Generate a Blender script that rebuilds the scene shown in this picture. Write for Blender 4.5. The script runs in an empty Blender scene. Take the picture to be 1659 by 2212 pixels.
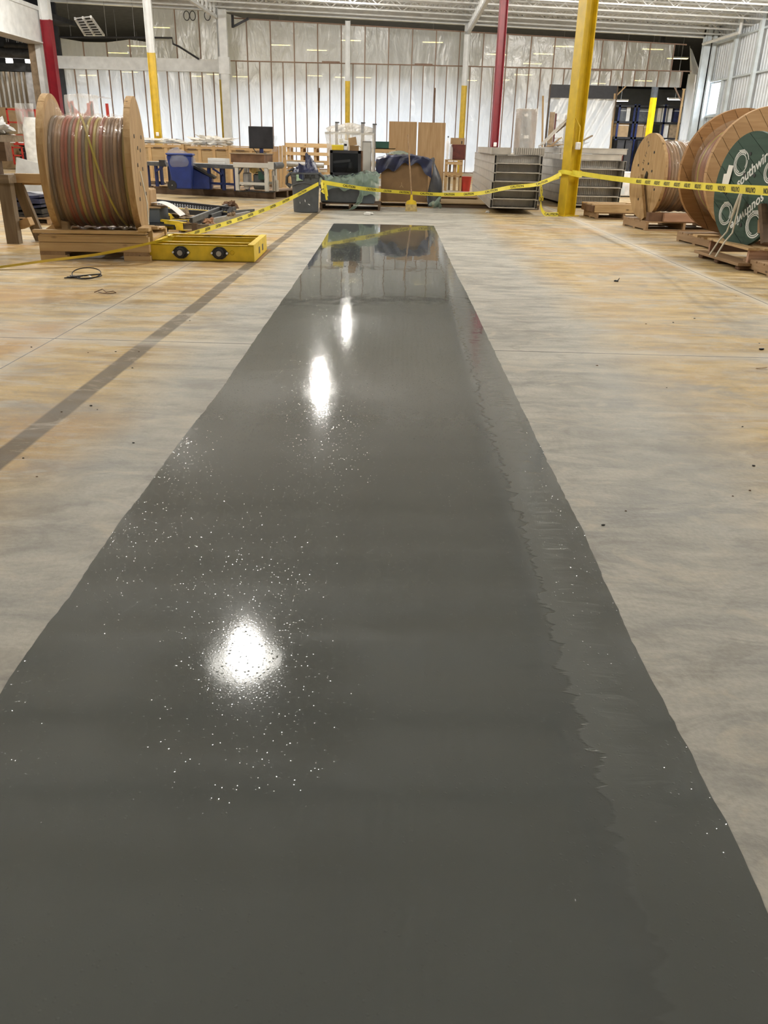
import bpy, bmesh, math, random
from mathutils import Vector, Matrix, noise
random.seed(7)
SC = bpy.context.scene
COL = SC.collection
PI = math.pi

# ------------------------------------------------------------------ camera
F_PX, CX, CY, EYE = 1755.0, 829.5, 1106.0, 1.3
PITCH, ROLL, YAW = math.radians(24.35), 0.0243, math.radians(0.7)
FWD = Vector((-math.sin(YAW) * math.cos(PITCH), math.cos(YAW) * math.cos(PITCH), -math.sin(PITCH)))
R0 = Vector((math.cos(YAW), math.sin(YAW), 0)); U0 = R0.cross(FWD)
RGT = R0 * math.cos(ROLL) + U0 * math.sin(ROLL); UPV = RGT.cross(FWD)
CAM = Vector((0, 0, EYE))
cam = bpy.data.cameras.new('camera'); camo = bpy.data.objects.new('camera', cam); COL.objects.link(camo)
m = Matrix((RGT, UPV, -FWD)).transposed().to_4x4(); m.translation = CAM
camo.matrix_world = m
cam.sensor_fit = 'VERTICAL'; cam.sensor_height = 36.0; cam.lens = F_PX / 2212.0 * 36.0
cam.clip_start = 0.05; cam.clip_end = 400
SC.camera = camo

def ray(px, py): return FWD + RGT * ((px - CX) / F_PX) - UPV * ((py - CY) / F_PX)
def V(px, py, Y):            # point of the photograph at depth Y
    d = ray(px, py); return CAM + d * (Y / d.y)
def G(px, py, z=0.0):        # point of the photograph at height z
    d = ray(px, py); return CAM + d * ((z - EYE) / d.z)

# ------------------------------------------------------------------ world, exposure
w = bpy.data.worlds.new('sky'); SC.world = w; w.use_nodes = True
w.node_tree.nodes['Background'].inputs[0].default_value = (0.86, 0.93, 1.0, 1)
w.node_tree.nodes['Background'].inputs[1].default_value = 7.0
SC.view_settings.view_transform = 'Standard'; SC.view_settings.look = 'None'
SC.view_settings.gamma = 1.0; SC.view_settings.use_curve_mapping = False
SC.view_settings.exposure = 0.12
SC.cycles.max_bounces = 5; SC.cycles.diffuse_bounces = 3; SC.cycles.glossy_bounces = 3
SC.cycles.transmission_bounces = 4; SC.cycles.transparent_max_bounces = 6; SC.cycles.adaptive_threshold = 0.12
SC.cycles.use_denoising = True; SC.cycles.sample_clamp_indirect = 6.0
SC.cycles.caustics_reflective = False; SC.cycles.caustics_refractive = False
LAMP_W = 540.0               # power of one high-bay lamp of the hall
BACK_W = 680.0               # power of one lamp of the room behind the plastic

# ------------------------------------------------------------------ materials
MATS = {}
def nt(name):
    m = bpy.data.materials.new(name); m.use_nodes = True
    t = m.node_tree; b = t.nodes['Principled BSDF']; MATS[name] = m
    return m, t, b
def N(t, kind, **kw):
    n = t.nodes.new(kind)
    for k, v in kw.items():
        if k in n.inputs.keys(): n.inputs[k].default_value = v
        else: setattr(n, k, v)
    return n
def ramp(t, fac, stops):
    r = t.nodes.new('ShaderNodeValToRGB'); e = r.color_ramp.elements
    while len(e) < len(stops): e.new(0.5)
    for i, (p, c) in enumerate(stops):
        e[i].position = p; e[i].color = (c[0], c[1], c[2], 1) if not isinstance(c, (int, float)) else (c, c, c, 1)
    t.links.new(fac, r.inputs[0]); return r.outputs[0]
def coords(t, scale=(1, 1, 1), rnd=True):
    tc = N(t, 'ShaderNodeTexCoord'); mp = N(t, 'ShaderNodeMapping'); mp.inputs['Scale'].default_value = scale
    t.links.new(tc.outputs['Object'], mp.inputs[0])
    if rnd:
        oi = N(t, 'ShaderNodeObjectInfo'); mu = N(t, 'ShaderNodeMath', operation='MULTIPLY'); mu.inputs[1].default_value = 37.0
        t.links.new(oi.outputs['Random'], mu.inputs[0]); t.links.new(mu.outputs[0], mp.inputs['Location'])
    return mp.outputs[0]
def mixc(t, fac, a, b, mode='MIX'):
    n = N(t, 'ShaderNodeMix', data_type='RGBA', blend_type=mode)
    for i, s in ((0, fac), (6, a), (7, b)):
        if isinstance(s, (int, float)): n.inputs[i].default_value = s
        elif isinstance(s, (tuple, list)): n.inputs[i].default_value = (s[0], s[1], s[2], 1)
        else: t.links.new(s, n.inputs[i])
    return n.outputs[2]
def math_(t, op, a, b=None):
    n = N(t, 'ShaderNodeMath', operation=op)
    for i, s in enumerate((a, b)):
        if s is None: continue
        if isinstance(s, (int, float)): n.inputs[i].default_value = s
        else: t.links.new(s, n.inputs[i])
    return n.outputs[0]
def paint(name, c, rough=0.5, metal=0.0, var=0.12, scale=6.0, bump=0.0):
    m, t, b = nt(name)
    co = coords(t); n = N(t, 'ShaderNodeTexNoise', Scale=scale, Detail=5.0); t.links.new(co, n.inputs['Vector'])
    d = tuple(x * (1 - var * 1.6) for x in c); l = tuple(min(1, x * (1 + var)) for x in c)
    t.links.new(ramp(t, n.outputs[0], [(0.3, d), (0.7, l)]), b.inputs['Base Color'])
    b.inputs['Roughness'].default_value = rough; b.inputs['Metallic'].default_value = metal
    if bump:
        bp = N(t, 'ShaderNodeBump', Strength=bump, Distance=0.02); t.links.new(n.outputs[0], bp.inputs['Height']); t.links.new(bp.outputs[0], b.inputs['Normal'])
    return m
def wood(name, c1, c2, axis='x', rough=0.75, knots=True):
    m, t, b = nt(name)
    s = {'x': (0.7, 9, 9), 'y': (9, 0.7, 9), 'z': (9, 9, 0.7)}[axis]
    co = coords(t, s); n = N(t, 'ShaderNodeTexNoise', Scale=2.2, Detail=6.0, Distortion=0.6); t.links.new(co, n.inputs['Vector'])
    col = ramp(t, n.outputs[0], [(0.28, c2), (0.5, tuple((a + d) / 2 for a, d in zip(c1, c2))), (0.72, c1)])
    if knots:
        co2 = coords(t, {'x': (2, 5, 5), 'y': (5, 2, 5), 'z': (5, 5, 2)}[axis]); v = N(t, 'ShaderNodeTexVoronoi', Scale=1.3); t.links.new(co2, v.inputs['Vector'])
        k = ramp(t, v.outputs['Distance'], [(0.05, 1.0), (0.13, 0.0)])
        col = mixc(t, k, col, tuple(x * 0.35 for x in c2))
    oi = N(t, 'ShaderNodeObjectInfo'); col = mixc(t, ramp(t, oi.outputs['Random'], [(0, 0.0), (1, 0.28)]), col, tuple(x * 0.62 for x in c2))
    t.links.new(col, b.inputs['Base Color']); b.inputs['Roughness'].default_value = rough
    bp = N(t, 'ShaderNodeBump', Strength=0.25, Distance=0.01); t.links.new(n.outputs[0], bp.inputs['Height']); t.links.new(bp.outputs[0], b.inputs['Normal'])
    return m
def film(name, tint, clear=0.55, rough=0.12, bump=0.5, scale=8.0):
    m, t, b = nt(name)
    b.inputs['Base Color'].default_value = (*tint, 1); b.inputs['Roughness'].default_value = rough
    tr = N(t, 'ShaderNodeBsdfTransparent'); mx = N(t, 'ShaderNodeMixShader'); out = t.nodes['Material Output']
    n = N(t, 'ShaderNodeTexNoise', Scale=scale, Detail=3.0, Distortion=1.2); t.links.new(coords(t, (1, 1, 0.5)), n.inputs['Vector'])
    bp = N(t, 'ShaderNodeBump', Strength=bump, Distance=0.05); t.links.new(n.outputs[0], bp.inputs['Height']); t.links.new(bp.outputs[0], b.inputs['Normal'])
    mx.inputs[0].default_value = 1 - clear
    t.links.new(tr.outputs[0], mx.inputs[1]); t.links.new(b.outputs[0], mx.inputs[2]); t.links.new(mx.outputs[0], out.inputs[0])
    return m

# concrete floor: greyer scrubbed band around the strip, ochre clay stains to either side
def make_concrete():
    m, t, b = nt('concrete')
    tc = N(t, 'ShaderNodeTexCoord'); P = tc.outputs['Object']
    def mp(s): 
        n = N(t, 'ShaderNodeMapping'); n.inputs['Scale'].default_value = s; t.links.new(P, n.inputs[0]); return n.outputs[0]
    def nz(s, scale, det=6.0, dist=0.0, rough=0.55):
        n = N(t, 'ShaderNodeTexNoise', Scale=scale, Detail=det, Distortion=dist, Roughness=rough); t.links.new(mp(s), n.inputs['Vector']); return n.outputs[0]
    sep = N(t, 'ShaderNodeSeparateXYZ'); t.links.new(P, sep.inputs[0]); x, y = sep.outputs[0], sep.outputs[1]
    fine = nz((1, 1, 1), 55.0, 2.0)
    streak = nz((0.9, 3.0, 1), 1.7, 6.0, 0.5, 0.62)
    mott = nz((1, 1.5, 1), 3.4, 7.0, 0.9, 0.68)
    blot = nz((0.6, 1.4, 1), 0.8, 5.0, 0.8, 0.62)
    wob = nz((0.6, 0.6, 1), 1.1, 3.0)
    grey = ramp(t, streak, [(0.36, (0.30, 0.30, 0.278)), (0.5, (0.41, 0.405, 0.37)), (0.64, (0.51, 0.50, 0.455))])
    # signed distance from the strip's axis, wobbled
    d = math_(t, 'ABSOLUTE', math_(t, 'ADD', x, math_(t, 'ADD', math_(t, 'MULTIPLY', wob, -0.55), 0.22)))
    out = ramp(t, math_(t, 'MULTIPLY', d, 0.1), [(0.13, 0.06), (0.18, 1.0)])
    st = ramp(t, math_(t, 'ADD', math_(t, 'MULTIPLY', blot, 0.72), math_(t, 'MULTIPLY', mott, 0.28)), [(0.40, 0.35), (0.47, 0.85), (0.53, 1.0)])
    f = math_(t, 'MULTIPLY', out, st)
    tan = ramp(t, streak, [(0.37, (0.32, 0.205, 0.068)), (0.51, (0.50, 0.35, 0.145)), (0.64, (0.64, 0.485, 0.25))])
    col = mixc(t, f, grey, tan)
    rust = ramp(t, nz((0.6, 1.3, 1), 0.42, 3.0, 1.0), [(0.55, 0.0), (0.66, 0.6)])
    col = mixc(t, math_(t, 'MULTIPLY', rust, out), col, (0.46, 0.26, 0.09))
    scuff = ramp(t, nz((0.8, 2.4, 1), 1.4, 4.0, 1.5, 0.7), [(0.53, 0.0), (0.64, 0.5)])
    col = mixc(t, scuff, col, (0.56, 0.53, 0.46))
    dirt = ramp(t, nz((1, 1, 1), 0.9, 5.0, 0.3, 0.7), [(0.52, 0.0), (0.66, 0.45)])
    col = mixc(t, dirt, col, (0.22, 0.205, 0.175))
    col = mixc(t, ramp(t, fine, [(0.35, 0.16), (0.6, 0.0)]), col, (0.18, 0.17, 0.15))
    # clay smear along the old joint left of the strip, dust along the saw cuts
    def band(v, c, half, soft):
        a = math_(t, 'ABSOLUTE', math_(t, 'SUBTRACT', v, c)); return ramp(t, a, [(half, 1.0), (half + soft, 0.0)])
    wx = math_(t, 'ADD', x, math_(t, 'MULTIPLY', nz((1, 0.3, 1), 2.0, 3.0), 0.05))
    dk = math_(t, 'MULTIPLY', band(wx, -1.715, 0.055, 0.015), 0.86)
    col = mixc(t, dk, col, (0.095, 0.072, 0.042))
    for v, c, h, s, a in ((y, 5.67, 0.03, 0.16, 0.55), (x, 3.49, 0.03, 0.10, 0.7), (x, -2.42, 0.03, 0.12, 0.4), (y, 11.9, 0.02, 0.2, 0.25)):
        du = math_(t, 'MULTIPLY', band(v, c, h, s), math_(t, 'MULTIPLY', blot, 1.6 * a)); col = mixc(t, du, col, (0.60, 0.57, 0.50))
    col = mixc(t, ramp(t, mott, [(0.36, 0.5), (0.47, 0.0)]), col, mixc(t, 0.5, col, (0.12, 0.10, 0.07)))
    col = mixc(t, ramp(t, mott, [(0.53, 0.0), (0.66, 0.45)]), col, (0.60, 0.54, 0.43))
    t.links.new(col, b.inputs['Base Color'])
    t.links.new(ramp(t, streak, [(0.3, 0.55), (0.7, 0.75)]), b.inputs['Roughness'])
    b.inputs['Specular IOR Level'].default_value = 0.3
    bp = N(t, 'ShaderNodeBump', Strength=0.12, Distance=0.01); t.links.new(fine, bp.inputs['Height']); t.links.new(bp.outputs[0], b.inputs['Normal'])
    return m
make_concrete()

def make_coating():
    m, t, b = nt('wet_coating')
    tc = N(t, 'ShaderNodeTexCoord'); P = tc.outputs['Object']
    def nz(s, scale, det=4.0, dist=0.0):
        mpn = N(t, 'ShaderNodeMapping'); mpn.inputs['Scale'].default_value = s; t.links.new(P, mpn.inputs[0])
        n = N(t, 'ShaderNodeTexNoise', Scale=scale, Detail=det, Distortion=dist); t.links.new(mpn.outputs[0], n.inputs['Vector']); return n.outputs[0]
    sep = N(t, 'ShaderNodeSeparateXYZ'); t.links.new(P, sep.inputs[0]); x, y = sep.outputs[0], sep.outputs[1]
    big = nz((1, 0.4, 1), 1.3, 3.0)
    col = ramp(t, big, [(0.3, (0.084, 0.094, 0.092)), (0.7, (0.096, 0.107, 0.104))])
    # ragged overlap where the right edge was cut in with a brush
    edge = math_(t, 'ADD', x, math_(t, 'MULTIPLY', math_(t, 'SUBTRACT', nz((1.2, 5.0, 1), 3.0, 7.0, 0.6), 0.5), 0.16))
    ov = math_(t, 'MULTIPLY', ramp(t, edge, [(0.475, 0.0), (0.485, 1.0)]), ramp(t, edge, [(0.535, 1.0), (0.63, 0.0)]))
    lo = math_(t, 'MULTIPLY', ramp(t, edge, [(0.37, 0.0), (0.47, 1.0)]), ramp(t, edge, [(0.472, 1.0), (0.485, 0.0)]))
    ov = math_(t, 'MULTIPLY', ov, ramp(t, math_(t, 'MULTIPLY', y, 0.1), [(0.118, 0.0), (0.16, 1.0)]))
    col = mixc(t, math_(t, 'MULTIPLY', ov, 0.75), col, (0.125, 0.136, 0.133))
    col = mixc(t, math_(t, 'MULTIPLY', lo, 0.45), col, (0.068, 0.075, 0.073))
    t.links.new(col, b.inputs['Base Color'])
    rg = math_(t, 'ADD', ramp(t, ov, [(0, 0.0), (1, 0.05)]), ramp(t, math_(t, 'MULTIPLY', y, 0.1), [(0.60, 0.065), (0.85, 0.025)])); t.links.new(rg, b.inputs['Roughness'])   # the far end is the freshest and wettest
    b.inputs['IOR'].default_value = 1.58
    # long soft roller waves + fine wet stipple that breaks the lamps into sparkles
    wave = nz((2.2, 0.9, 1), 2.2, 2.0); stip = N(t, 'ShaderNodeTexVoronoi', Scale=120.0); t.links.new(P, stip.inputs['Vector'])
    pick = N(t, 'ShaderNodeSeparateColor'); t.links.new(stip.outputs['Color'], pick.inputs[0])
    stm = math_(t, 'MULTIPLY', ramp(t, stip.outputs['Distance'], [(0.0, 1.0), (0.42, 0.0)]), ramp(t, pick.outputs[0], [(0.0, 0.045), (0.82, 0.13), (1.0, 1.0)]))
    b1 = N(t, 'ShaderNodeBump', Strength=0.05, Distance=0.02); t.links.new(wave, b1.inputs['Height'])
    b2 = N(t, 'ShaderNodeBump', Strength=0.30, Distance=0.0016); t.links.new(stm, b2.inputs['Height']); t.links.new(b1.outputs[0], b2.inputs['Normal'])
    b3 = N(t, 'ShaderNodeBump', Strength=0.35, Distance=0.004); t.links.new(ov, b3.inputs['Height']); t.links.new(b2.outputs[0], b3.inputs['Normal'])
    t.links.new(b3.outputs[0], b.inputs['Normal'])
    return m
make_coating()

def make_sheet(name, tint, clear):
    # milky construction plastic: scatters light from both sides, a little see-through
    m, t, b = nt(name); t.nodes.remove(b); out = t.nodes['Material Output']
    co = coords(t, (1, 1, 0.35)); n = N(t, 'ShaderNodeTexNoise', Scale=2.4, Detail=5.0, Distortion=1.4); t.links.new(co, n.inputs['Vector'])
    bp = N(t, 'ShaderNodeBump', Strength=0.35, Distance=0.12); t.links.new(n.outputs[0], bp.inputs['Height'])
    c = ramp(t, n.outputs[0], [(0.3, tuple(x * 0.9 for x in tint)), (0.7, tint)])
    di = N(t, 'ShaderNodeBsdfDiffuse'); tl = N(t, 'ShaderNodeBsdfTranslucent'); gl = N(t, 'ShaderNodeBsdfGlossy', Roughness=0.22); tr = N(t, 'ShaderNodeBsdfTransparent')
    for s in (di, tl, gl): t.links.new(bp.outputs[0], s.inputs['Normal'])
    t.links.new(c, tl.inputs['Color']); t.links.new(mixc(t, 0.5, c, (0.0, 0.0, 0.0)), di.inputs['Color'])
    def mix(f, a, bb):
        mx = N(t, 'ShaderNodeMixShader'); mx.inputs[0].default_value = f; t.links.new(a, mx.inputs[1]); t.links.new(bb, mx.inputs[2]); return mx.outputs[0]
    s = mix(0.76, di.outputs[0], tl.outputs[0]); s = mix(0.07, s, gl.outputs[0]); s = mix(clear, s, tr.outputs[0])
    t.links.new(s, out.inputs[0]); return m
make_sheet('plastic_sheet', (0.82, 0.87, 0.95), 0.15)
make_sheet('plastic_curtain', (0.80, 0.83, 0.87), 0.10)

def emit(name, c, s):
    m, t, b = nt(name); b.inputs['Base Color'].default_value = (*c, 1); b.inputs['Emission Color'].default_value = (*c, 1); b.inputs['Emission Strength'].default_value = s; return m
emit('lamp_lens', (1.0, 0.95, 0.86), 14.0)
emit('lamp_lens_warm', (1.0, 0.80, 0.28), 9.0)
paint('white_steel', (0.74, 0.75, 0.74), 0.55, 0, 0.08, 3)
paint('white_deck', (0.82, 0.84, 0.85), 0.7, 0, 0.05, 2)
paint('cladding', (0.70, 0.74, 0.78), 0.5, 0, 0.06, 2)
paint('cool_steel', (0.70, 0.77, 0.81), 0.45, 0, 0.08, 3)
paint('yellow_paint', (0.66, 0.45, 0.012), 0.42, 0, 0.10, 5)
paint('bright_yellow', (0.82, 0.58, 0.03), 0.45, 0, 0.12, 7)
paint('red_paint', (0.25, 0.012, 0.022), 0.4, 0, 0.10, 4)
paint('orange_red', (0.46, 0.035, 0.022), 0.45, 0, 0.12, 8)
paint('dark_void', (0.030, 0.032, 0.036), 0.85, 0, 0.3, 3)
paint('black_steel', (0.018, 0.018, 0.022), 0.5, 0, 0.25, 8)
paint('black_plastic', (0.012, 0.012, 0.014), 0.4, 0, 0.2, 8)
paint('rubber', (0.02, 0.02, 0.02), 0.8)
paint('steel', (0.42, 0.42, 0.42), 0.4, 0.8, 0.15, 8)
paint('dark_grey_metal', (0.10, 0.105, 0.11), 0.5, 0.3, 0.2, 7)
paint('aluminium', (0.56, 0.53, 0.48), 0.42, 0.55, 0.10, 5)
paint('aluminium_dark', (0.30, 0.29, 0.27), 0.5, 0.5, 0.12, 5)
paint('pale_frame', (0.58, 0.57, 0.53), 0.45, 0.2, 0.06, 5)
paint('grey_plastic', (0.075, 0.082, 0.09), 0.55, 0, 0.10, 9)
paint('slate_box', (0.075, 0.09, 0.105), 0.6, 0, 0.12, 5)
paint('blue_plastic', (0.012, 0.035, 0.20), 0.42, 0, 0.12, 6)
paint('blue_steel', (0.008, 0.018, 0.09), 0.45, 0, 0.2, 6)
paint('navy_tarp', (0.018, 0.024, 0.07), 0.38, 0, 0.35, 5, 0.4)
paint('dark_tarp', (0.020, 0.024, 0.034), 0.35, 0, 0.35, 5, 0.4)
paint('teal', (0.01, 0.09, 0.11), 0.5)
paint('cardboard', (0.225, 0.135, 0.062), 0.85, 0, 0.10, 4)
paint('cardboard_light', (0.36, 0.24, 0.125), 0.85, 0, 0.12, 4)
paint('kraft_wrap', (0.30, 0.22, 0.14), 0.8, 0, 0.2, 6, 0.4)
paint('paper', (0.80, 0.79, 0.75), 0.8, 0, 0.06, 5)
paint('note_green', (0.42, 0.60, 0.42), 0.8, 0, 0.25, 14)
paint('dark_green', (0.010, 0.065, 0.045), 0.5)
paint('maroon', (0.12, 0.028, 0.02), 0.6, 0, 0.3, 6)
paint('straw', (0.55, 0.42, 0.18), 0.85, 0, 0.2, 20, 0.5)
paint('print_black', (0.012, 0.012, 0.012), 0.6)
paint('print_white', (0.72, 0.74, 0.72), 0.7, 0, 0.12, 9)
paint('tape_yellow', (0.86, 0.74, 0.07), 0.4, 0, 0.06, 5)
paint('rope', (0.68, 0.64, 0.53), 0.8)
paint('screen', (0.022, 0.023, 0.028), 0.25, 0, 0.3, 3)
paint('glass_dark', (0.015, 0.018, 0.02), 0.06, 0, 0.3, 2)
paint('rust_brown', (0.16, 0.085, 0.045), 0.8, 0, 0.25, 6)
paint('bright_white', (0.85, 0.86, 0.88), 0.6)
paint('white_bag', (0.72, 0.73, 0.72), 0.35, 0, 0.15, 7, 0.6)
wood('pine', (0.62, 0.44, 0.235), (0.46, 0.29, 0.13), 'x')
wood('pine_y', (0.62, 0.44, 0.235), (0.46, 0.29, 0.13), 'y')
wood('pine_z', (0.62, 0.44, 0.235), (0.46, 0.29, 0.13), 'z')
wood('pallet_wood', (0.44, 0.29, 0.16), (0.26, 0.155, 0.075), 'x')
wood('pallet_wood_y', (0.44, 0.29, 0.16), (0.26, 0.155, 0.075), 'y')
wood('pink_wood', (0.52, 0.32, 0.21), (0.38, 0.21, 0.125), 'x')
wood('old_wood', (0.30, 0.235, 0.16), (0.15, 0.11, 0.065), 'z', knots=False)
wood('old_wood_x', (0.30, 0.235, 0.16), (0.15, 0.11, 0.065), 'x', knots=False)
wood('dark_wood', (0.17, 0.11, 0.065), (0.085, 0.052, 0.03), 'x', knots=False)
wood('ply', (0.50, 0.335, 0.175), (0.36, 0.215, 0.095), 'z', knots=False)
wood('ply_crate', (0.50, 0.37, 0.205), (0.40, 0.27, 0.13), 'x', knots=False)
wood('reel_ply', (0.50, 0.34, 0.165), (0.34, 0.20, 0.08), 'z')
wood('reel_plank', (0.56, 0.36, 0.185), (0.43, 0.25, 0.11), 'y')
wood('reel_brown', (0.40, 0.22, 0.085), (0.27, 0.135, 0.045), 'y')
wood('green_wood', (0.040, 0.085, 0.060), (0.024, 0.055, 0.040), 'y', knots=False)
wood('stud_wood', (0.30, 0.20, 0.15), (0.22, 0.14, 0.10), 'z', knots=False)
for nm, c in dict(cable_red=(0.25, 0.035, 0.02), cable_yellow=(0.40, 0.32, 0.065), cable_brown=(0.12, 0.055, 0.028), cable_grey=(0.13, 0.10, 0.082), cable_tan=(0.28, 0.165, 0.085), cable_pink=(0.29, 0.105, 0.06)).items():
    paint(nm, c, 0.35, 0, 0.1, 5)
film('stretch_film', (0.66, 0.52, 0.38), 0.80, 0.09, 0.6, 5)
film('clear_film', (0.78, 0.78, 0.76), 0.62, 0.12, 0.8, 9)
film('milky_film', (0.80, 0.76, 0.68), 0.38, 0.2, 0.8, 9)
film('bag_film', (0.60, 0.62, 0.68), 0.74, 0.10, 0.8, 9)
film('green_film', (0.32, 0.44, 0.36), 0.45, 0.18, 0.8, 9)
film('smoked_glass', (0.01, 0.012, 0.014), 0.45, 0.03, 0.0, 2)
film('window_glass', (0.9, 0.95, 1.0), 0.92, 0.02, 0.0, 2)

# ------------------------------------------------------------------ mesh helpers
class MB:
    def __init__(s): s.v = []; s.f = []
    def add(s, vs, fs):
        o = len(s.v); s.v += [tuple(p) for p in vs]; s.f += [tuple(i + o for i in q) for q in fs]; return s
    def box(s, x0, x1, y0, y1, z0, z1, M=None):
        vs = [Vector((x, y, z)) for z in (z0, z1) for y in (y0, y1) for x in (x0, x1)]
        if M: vs = [M @ p for p in vs]
        return s.add(vs, [(0, 2, 3, 1), (4, 5, 7, 6), (0, 1, 5, 4), (2, 6, 7, 3), (0, 4, 6, 2), (1, 3, 7, 5)])
    def bar(s, a, b, w, h, up=(0, 0, 1)):
        a, b = Vector(a), Vector(b); d = (b - a); L = d.length; d.normalize(); u = Vector(up)
        if abs(d.dot(u)) > 0.98: u = Vector((0, 1, 0))
        r = d.cross(u).normalized(); u = r.cross(d)
        M = Matrix((r, d, u)).transposed().to_4x4(); M.translation = a
        return s.box(-w / 2, w / 2, 0, L, -h / 2, h / 2, M)
    def tube(s, pts, r, n=8, closed=False, caps=True):
        pts = [Vector(p) for p in pts]; m = len(pts); vs = []; fs = []; prev = None
        for i, p in enumerate(pts):
            a = pts[(i - 1) % m] if closed or i > 0 else p; b = pts[(i + 1) % m] if closed or i < m - 1 else p
            d = (b - a).normalized()
            if prev is None:
                u = Vector((0, 0, 1)) if abs(d.z) < 0.9 else Vector((1, 0, 0)); u = (u - d * u.dot(d)).normalized()
            else:
                u = prev - d * prev.dot(d); u.normalize()
            prev = u; q = d.cross(u); rr = r[i] if isinstance(r, (list, tuple)) else r
            vs += [p + (u * math.cos(2 * PI * k / n) + q * math.sin(2 * PI * k / n)) * rr for k in range(n)]
        for i in range(m if closed else m - 1):
            j = (i + 1) % m
            fs += [(i * n + k, i * n + (k + 1) % n, j * n + (k + 1) % n, j * n + k) for k in range(n)]
        if not closed and caps: fs += [tuple(reversed(range(n))), tuple((m - 1) * n + k for k in range(n))]
        return s.add(vs, fs)
    def cyl(s, a, b, r, n=16, r2=None): return s.tube([a, b], [r, r if r2 is None else r2], n)
    def lathe(s, prof, n=32, M=None, caps=True):      # prof: (radius, height) about z
        vs = []; fs = []
        for r, z in prof: vs += [Vector((r * math.cos(2 * PI * k / n), r * math.sin(2 * PI * k / n), z)) for k in range(n)]
        if M: vs = [M @ p for p in vs]
        for i in range(len(prof) - 1): fs += [(i * n + k, i * n + (k + 1) % n, (i + 1) * n + (k + 1) % n, (i + 1) * n + k) for k in range(n)]
        if caps: fs += [tuple(reversed(range(n))), tuple((len(prof) - 1) * n + k for k in range(n))]
        return s.add(vs, fs)
    def prism(s, poly, d, M=None):                    # polygon in xy, extruded to z = d
        n = len(poly); vs = [Vector((x, y, 0)) for x, y in poly] + [Vector((x, y, d)) for x, y in poly]
        if M: vs = [M @ p for p in vs]
        return s.add(vs, [tuple(reversed(range(n))), tuple(range(n, 2 * n))] + [(i, (i + 1) % n, (i + 1) % n + n, i + n) for i in range(n)])
    def grid(s, fn, nu, nv):
        vs = [fn(i / nu, j / nv) for j in range(nv + 1) for i in range(nu + 1)]
        return s.add(vs, [(j * (nu + 1) + i, j * (nu + 1) + i + 1, (j + 1) * (nu + 1) + i + 1, (j + 1) * (nu + 1) + i) for j in range(nv) for i in range(nu)])
    def slab(s, fn, nu, nv, off):                     # a grid with thickness: off is a vector
        o = len(s.v); s.grid(fn, nu, nv); n = len(s.v) - o; off = Vector(off)
        s.v += [tuple(Vector(p) + off) for p in s.v[o:o + n]]
        fs = [q for q in s.f if min(q) >= o]; s.f += [tuple(i + n for i in reversed(q)) for q in fs]
        W = nu + 1; ring = [(i, i + 1) for i in range(nu)] + [(j * W + nu, (j + 1) * W + nu) for j in range(nv)] + [(nv * W + i + 1, nv * W + i) for i in range(nu)] + [((j + 1) * W, j * W) for j in range(nv)]
        s.f += [(o + b, o + a, o + a + n, o + b + n) for a, b in ring]
        return s
    def mesh(s, name, mat, smooth=False):
        me = bpy.data.meshes.new(name); me.from_pydata(s.v, [], s.f); me.update()
        bm = bmesh.new(); bm.from_mesh(me); bmesh.ops.recalc_face_normals(bm, faces=bm.faces); bm.to_mesh(me); bm.free()
        me.materials.append(MATS[mat])
        if smooth:
            for p in me.polygons: p.use_smooth = True
            try: me.set_sharp_from_angle(angle=math.radians(40))
            except Exception: pass
        return me
    def build(s, name, mat, parent=None, smooth=False, loc=None, rotz=0, label=None, bevel=0):
        return link(name, s.mesh(name, mat, smooth), parent, loc, rotz, label, bevel)
def link(name, me, parent=None, loc=None, rotz=0, label=None, bevel=0):
    o = bpy.data.objects.new(name, me); COL.objects.link(o)
    if parent: o.parent = parent
    if loc is not None: o.location = loc
    if rotz: o.rotation_euler = (0, 0, rotz)
    if label: o['label'] = label
    if bevel:
        b = o.modifiers.new('bevel', 'BEVEL'); b.width = bevel; b.segments = 1; b.limit_method = 'ANGLE'
    return o
def thing(name, label, cat, loc=(0, 0, 0), rotz=0, group=None):
    o = bpy.data.objects.new(name, None); COL.objects.link(o); o.location = loc; o.rotation_euler = (0, 0, rotz); o.empty_display_size = 0.1
    return tag(o, label, cat, group)
def tag(o, label, cat, group=None):
    o['label'] = label; o['category'] = cat
    if group: o['group'] = group
    return o
def struct(o):
    o['kind'] = 'structure'; return o
def Box(x0, x1, y0, y1, z0, z1): return MB().box(x0, x1, y0, y1, z0, z1)
def rotM(axis, ang, t=(0, 0, 0)):
    M = Matrix.Rotation(ang, 4, axis); M.translation = Vector(t); return M
def dup(root, loc, rotz=None, label=None):
    r = root.copy(); COL.objects.link(r); r.location = loc
    if rotz is not None: r.rotation_euler = (0, 0, rotz)
    if label: r['label'] = label
    for ch in list(root.children):
        c = ch.copy(); COL.objects.link(c); c.parent = r
        for g in list(ch.children):
            d = g.copy(); COL.objects.link(d); d.parent = c
    return r
def text_mesh(body, size, mat, shear=0.0, bold=0.0):
    cu = bpy.data.curves.new('lettering', 'FONT'); cu.body = body; cu.size = size; cu.shear = shear; cu.align_x = 'CENTER'; cu.align_y = 'CENTER'; cu.offset = bold; cu.resolution_u = 2
    o = bpy.data.objects.new('lettering', cu); COL.objects.link(o)
    dg = bpy.context.evaluated_depsgraph_get(); me = bpy.data.meshes.new_from_object(o.evaluated_get(dg))
    bpy.data.objects.remove(o); bpy.data.curves.remove(cu)
    me.materials.clear(); me.materials.append(MATS[mat]); return me
def put_text(body, size, mat, parent, M, shear=0.0, bold=0.0, name='lettering'):
    me = text_mesh(body, size, mat, shear, bold); me.transform(M)
    return link(name, me, parent)
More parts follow.
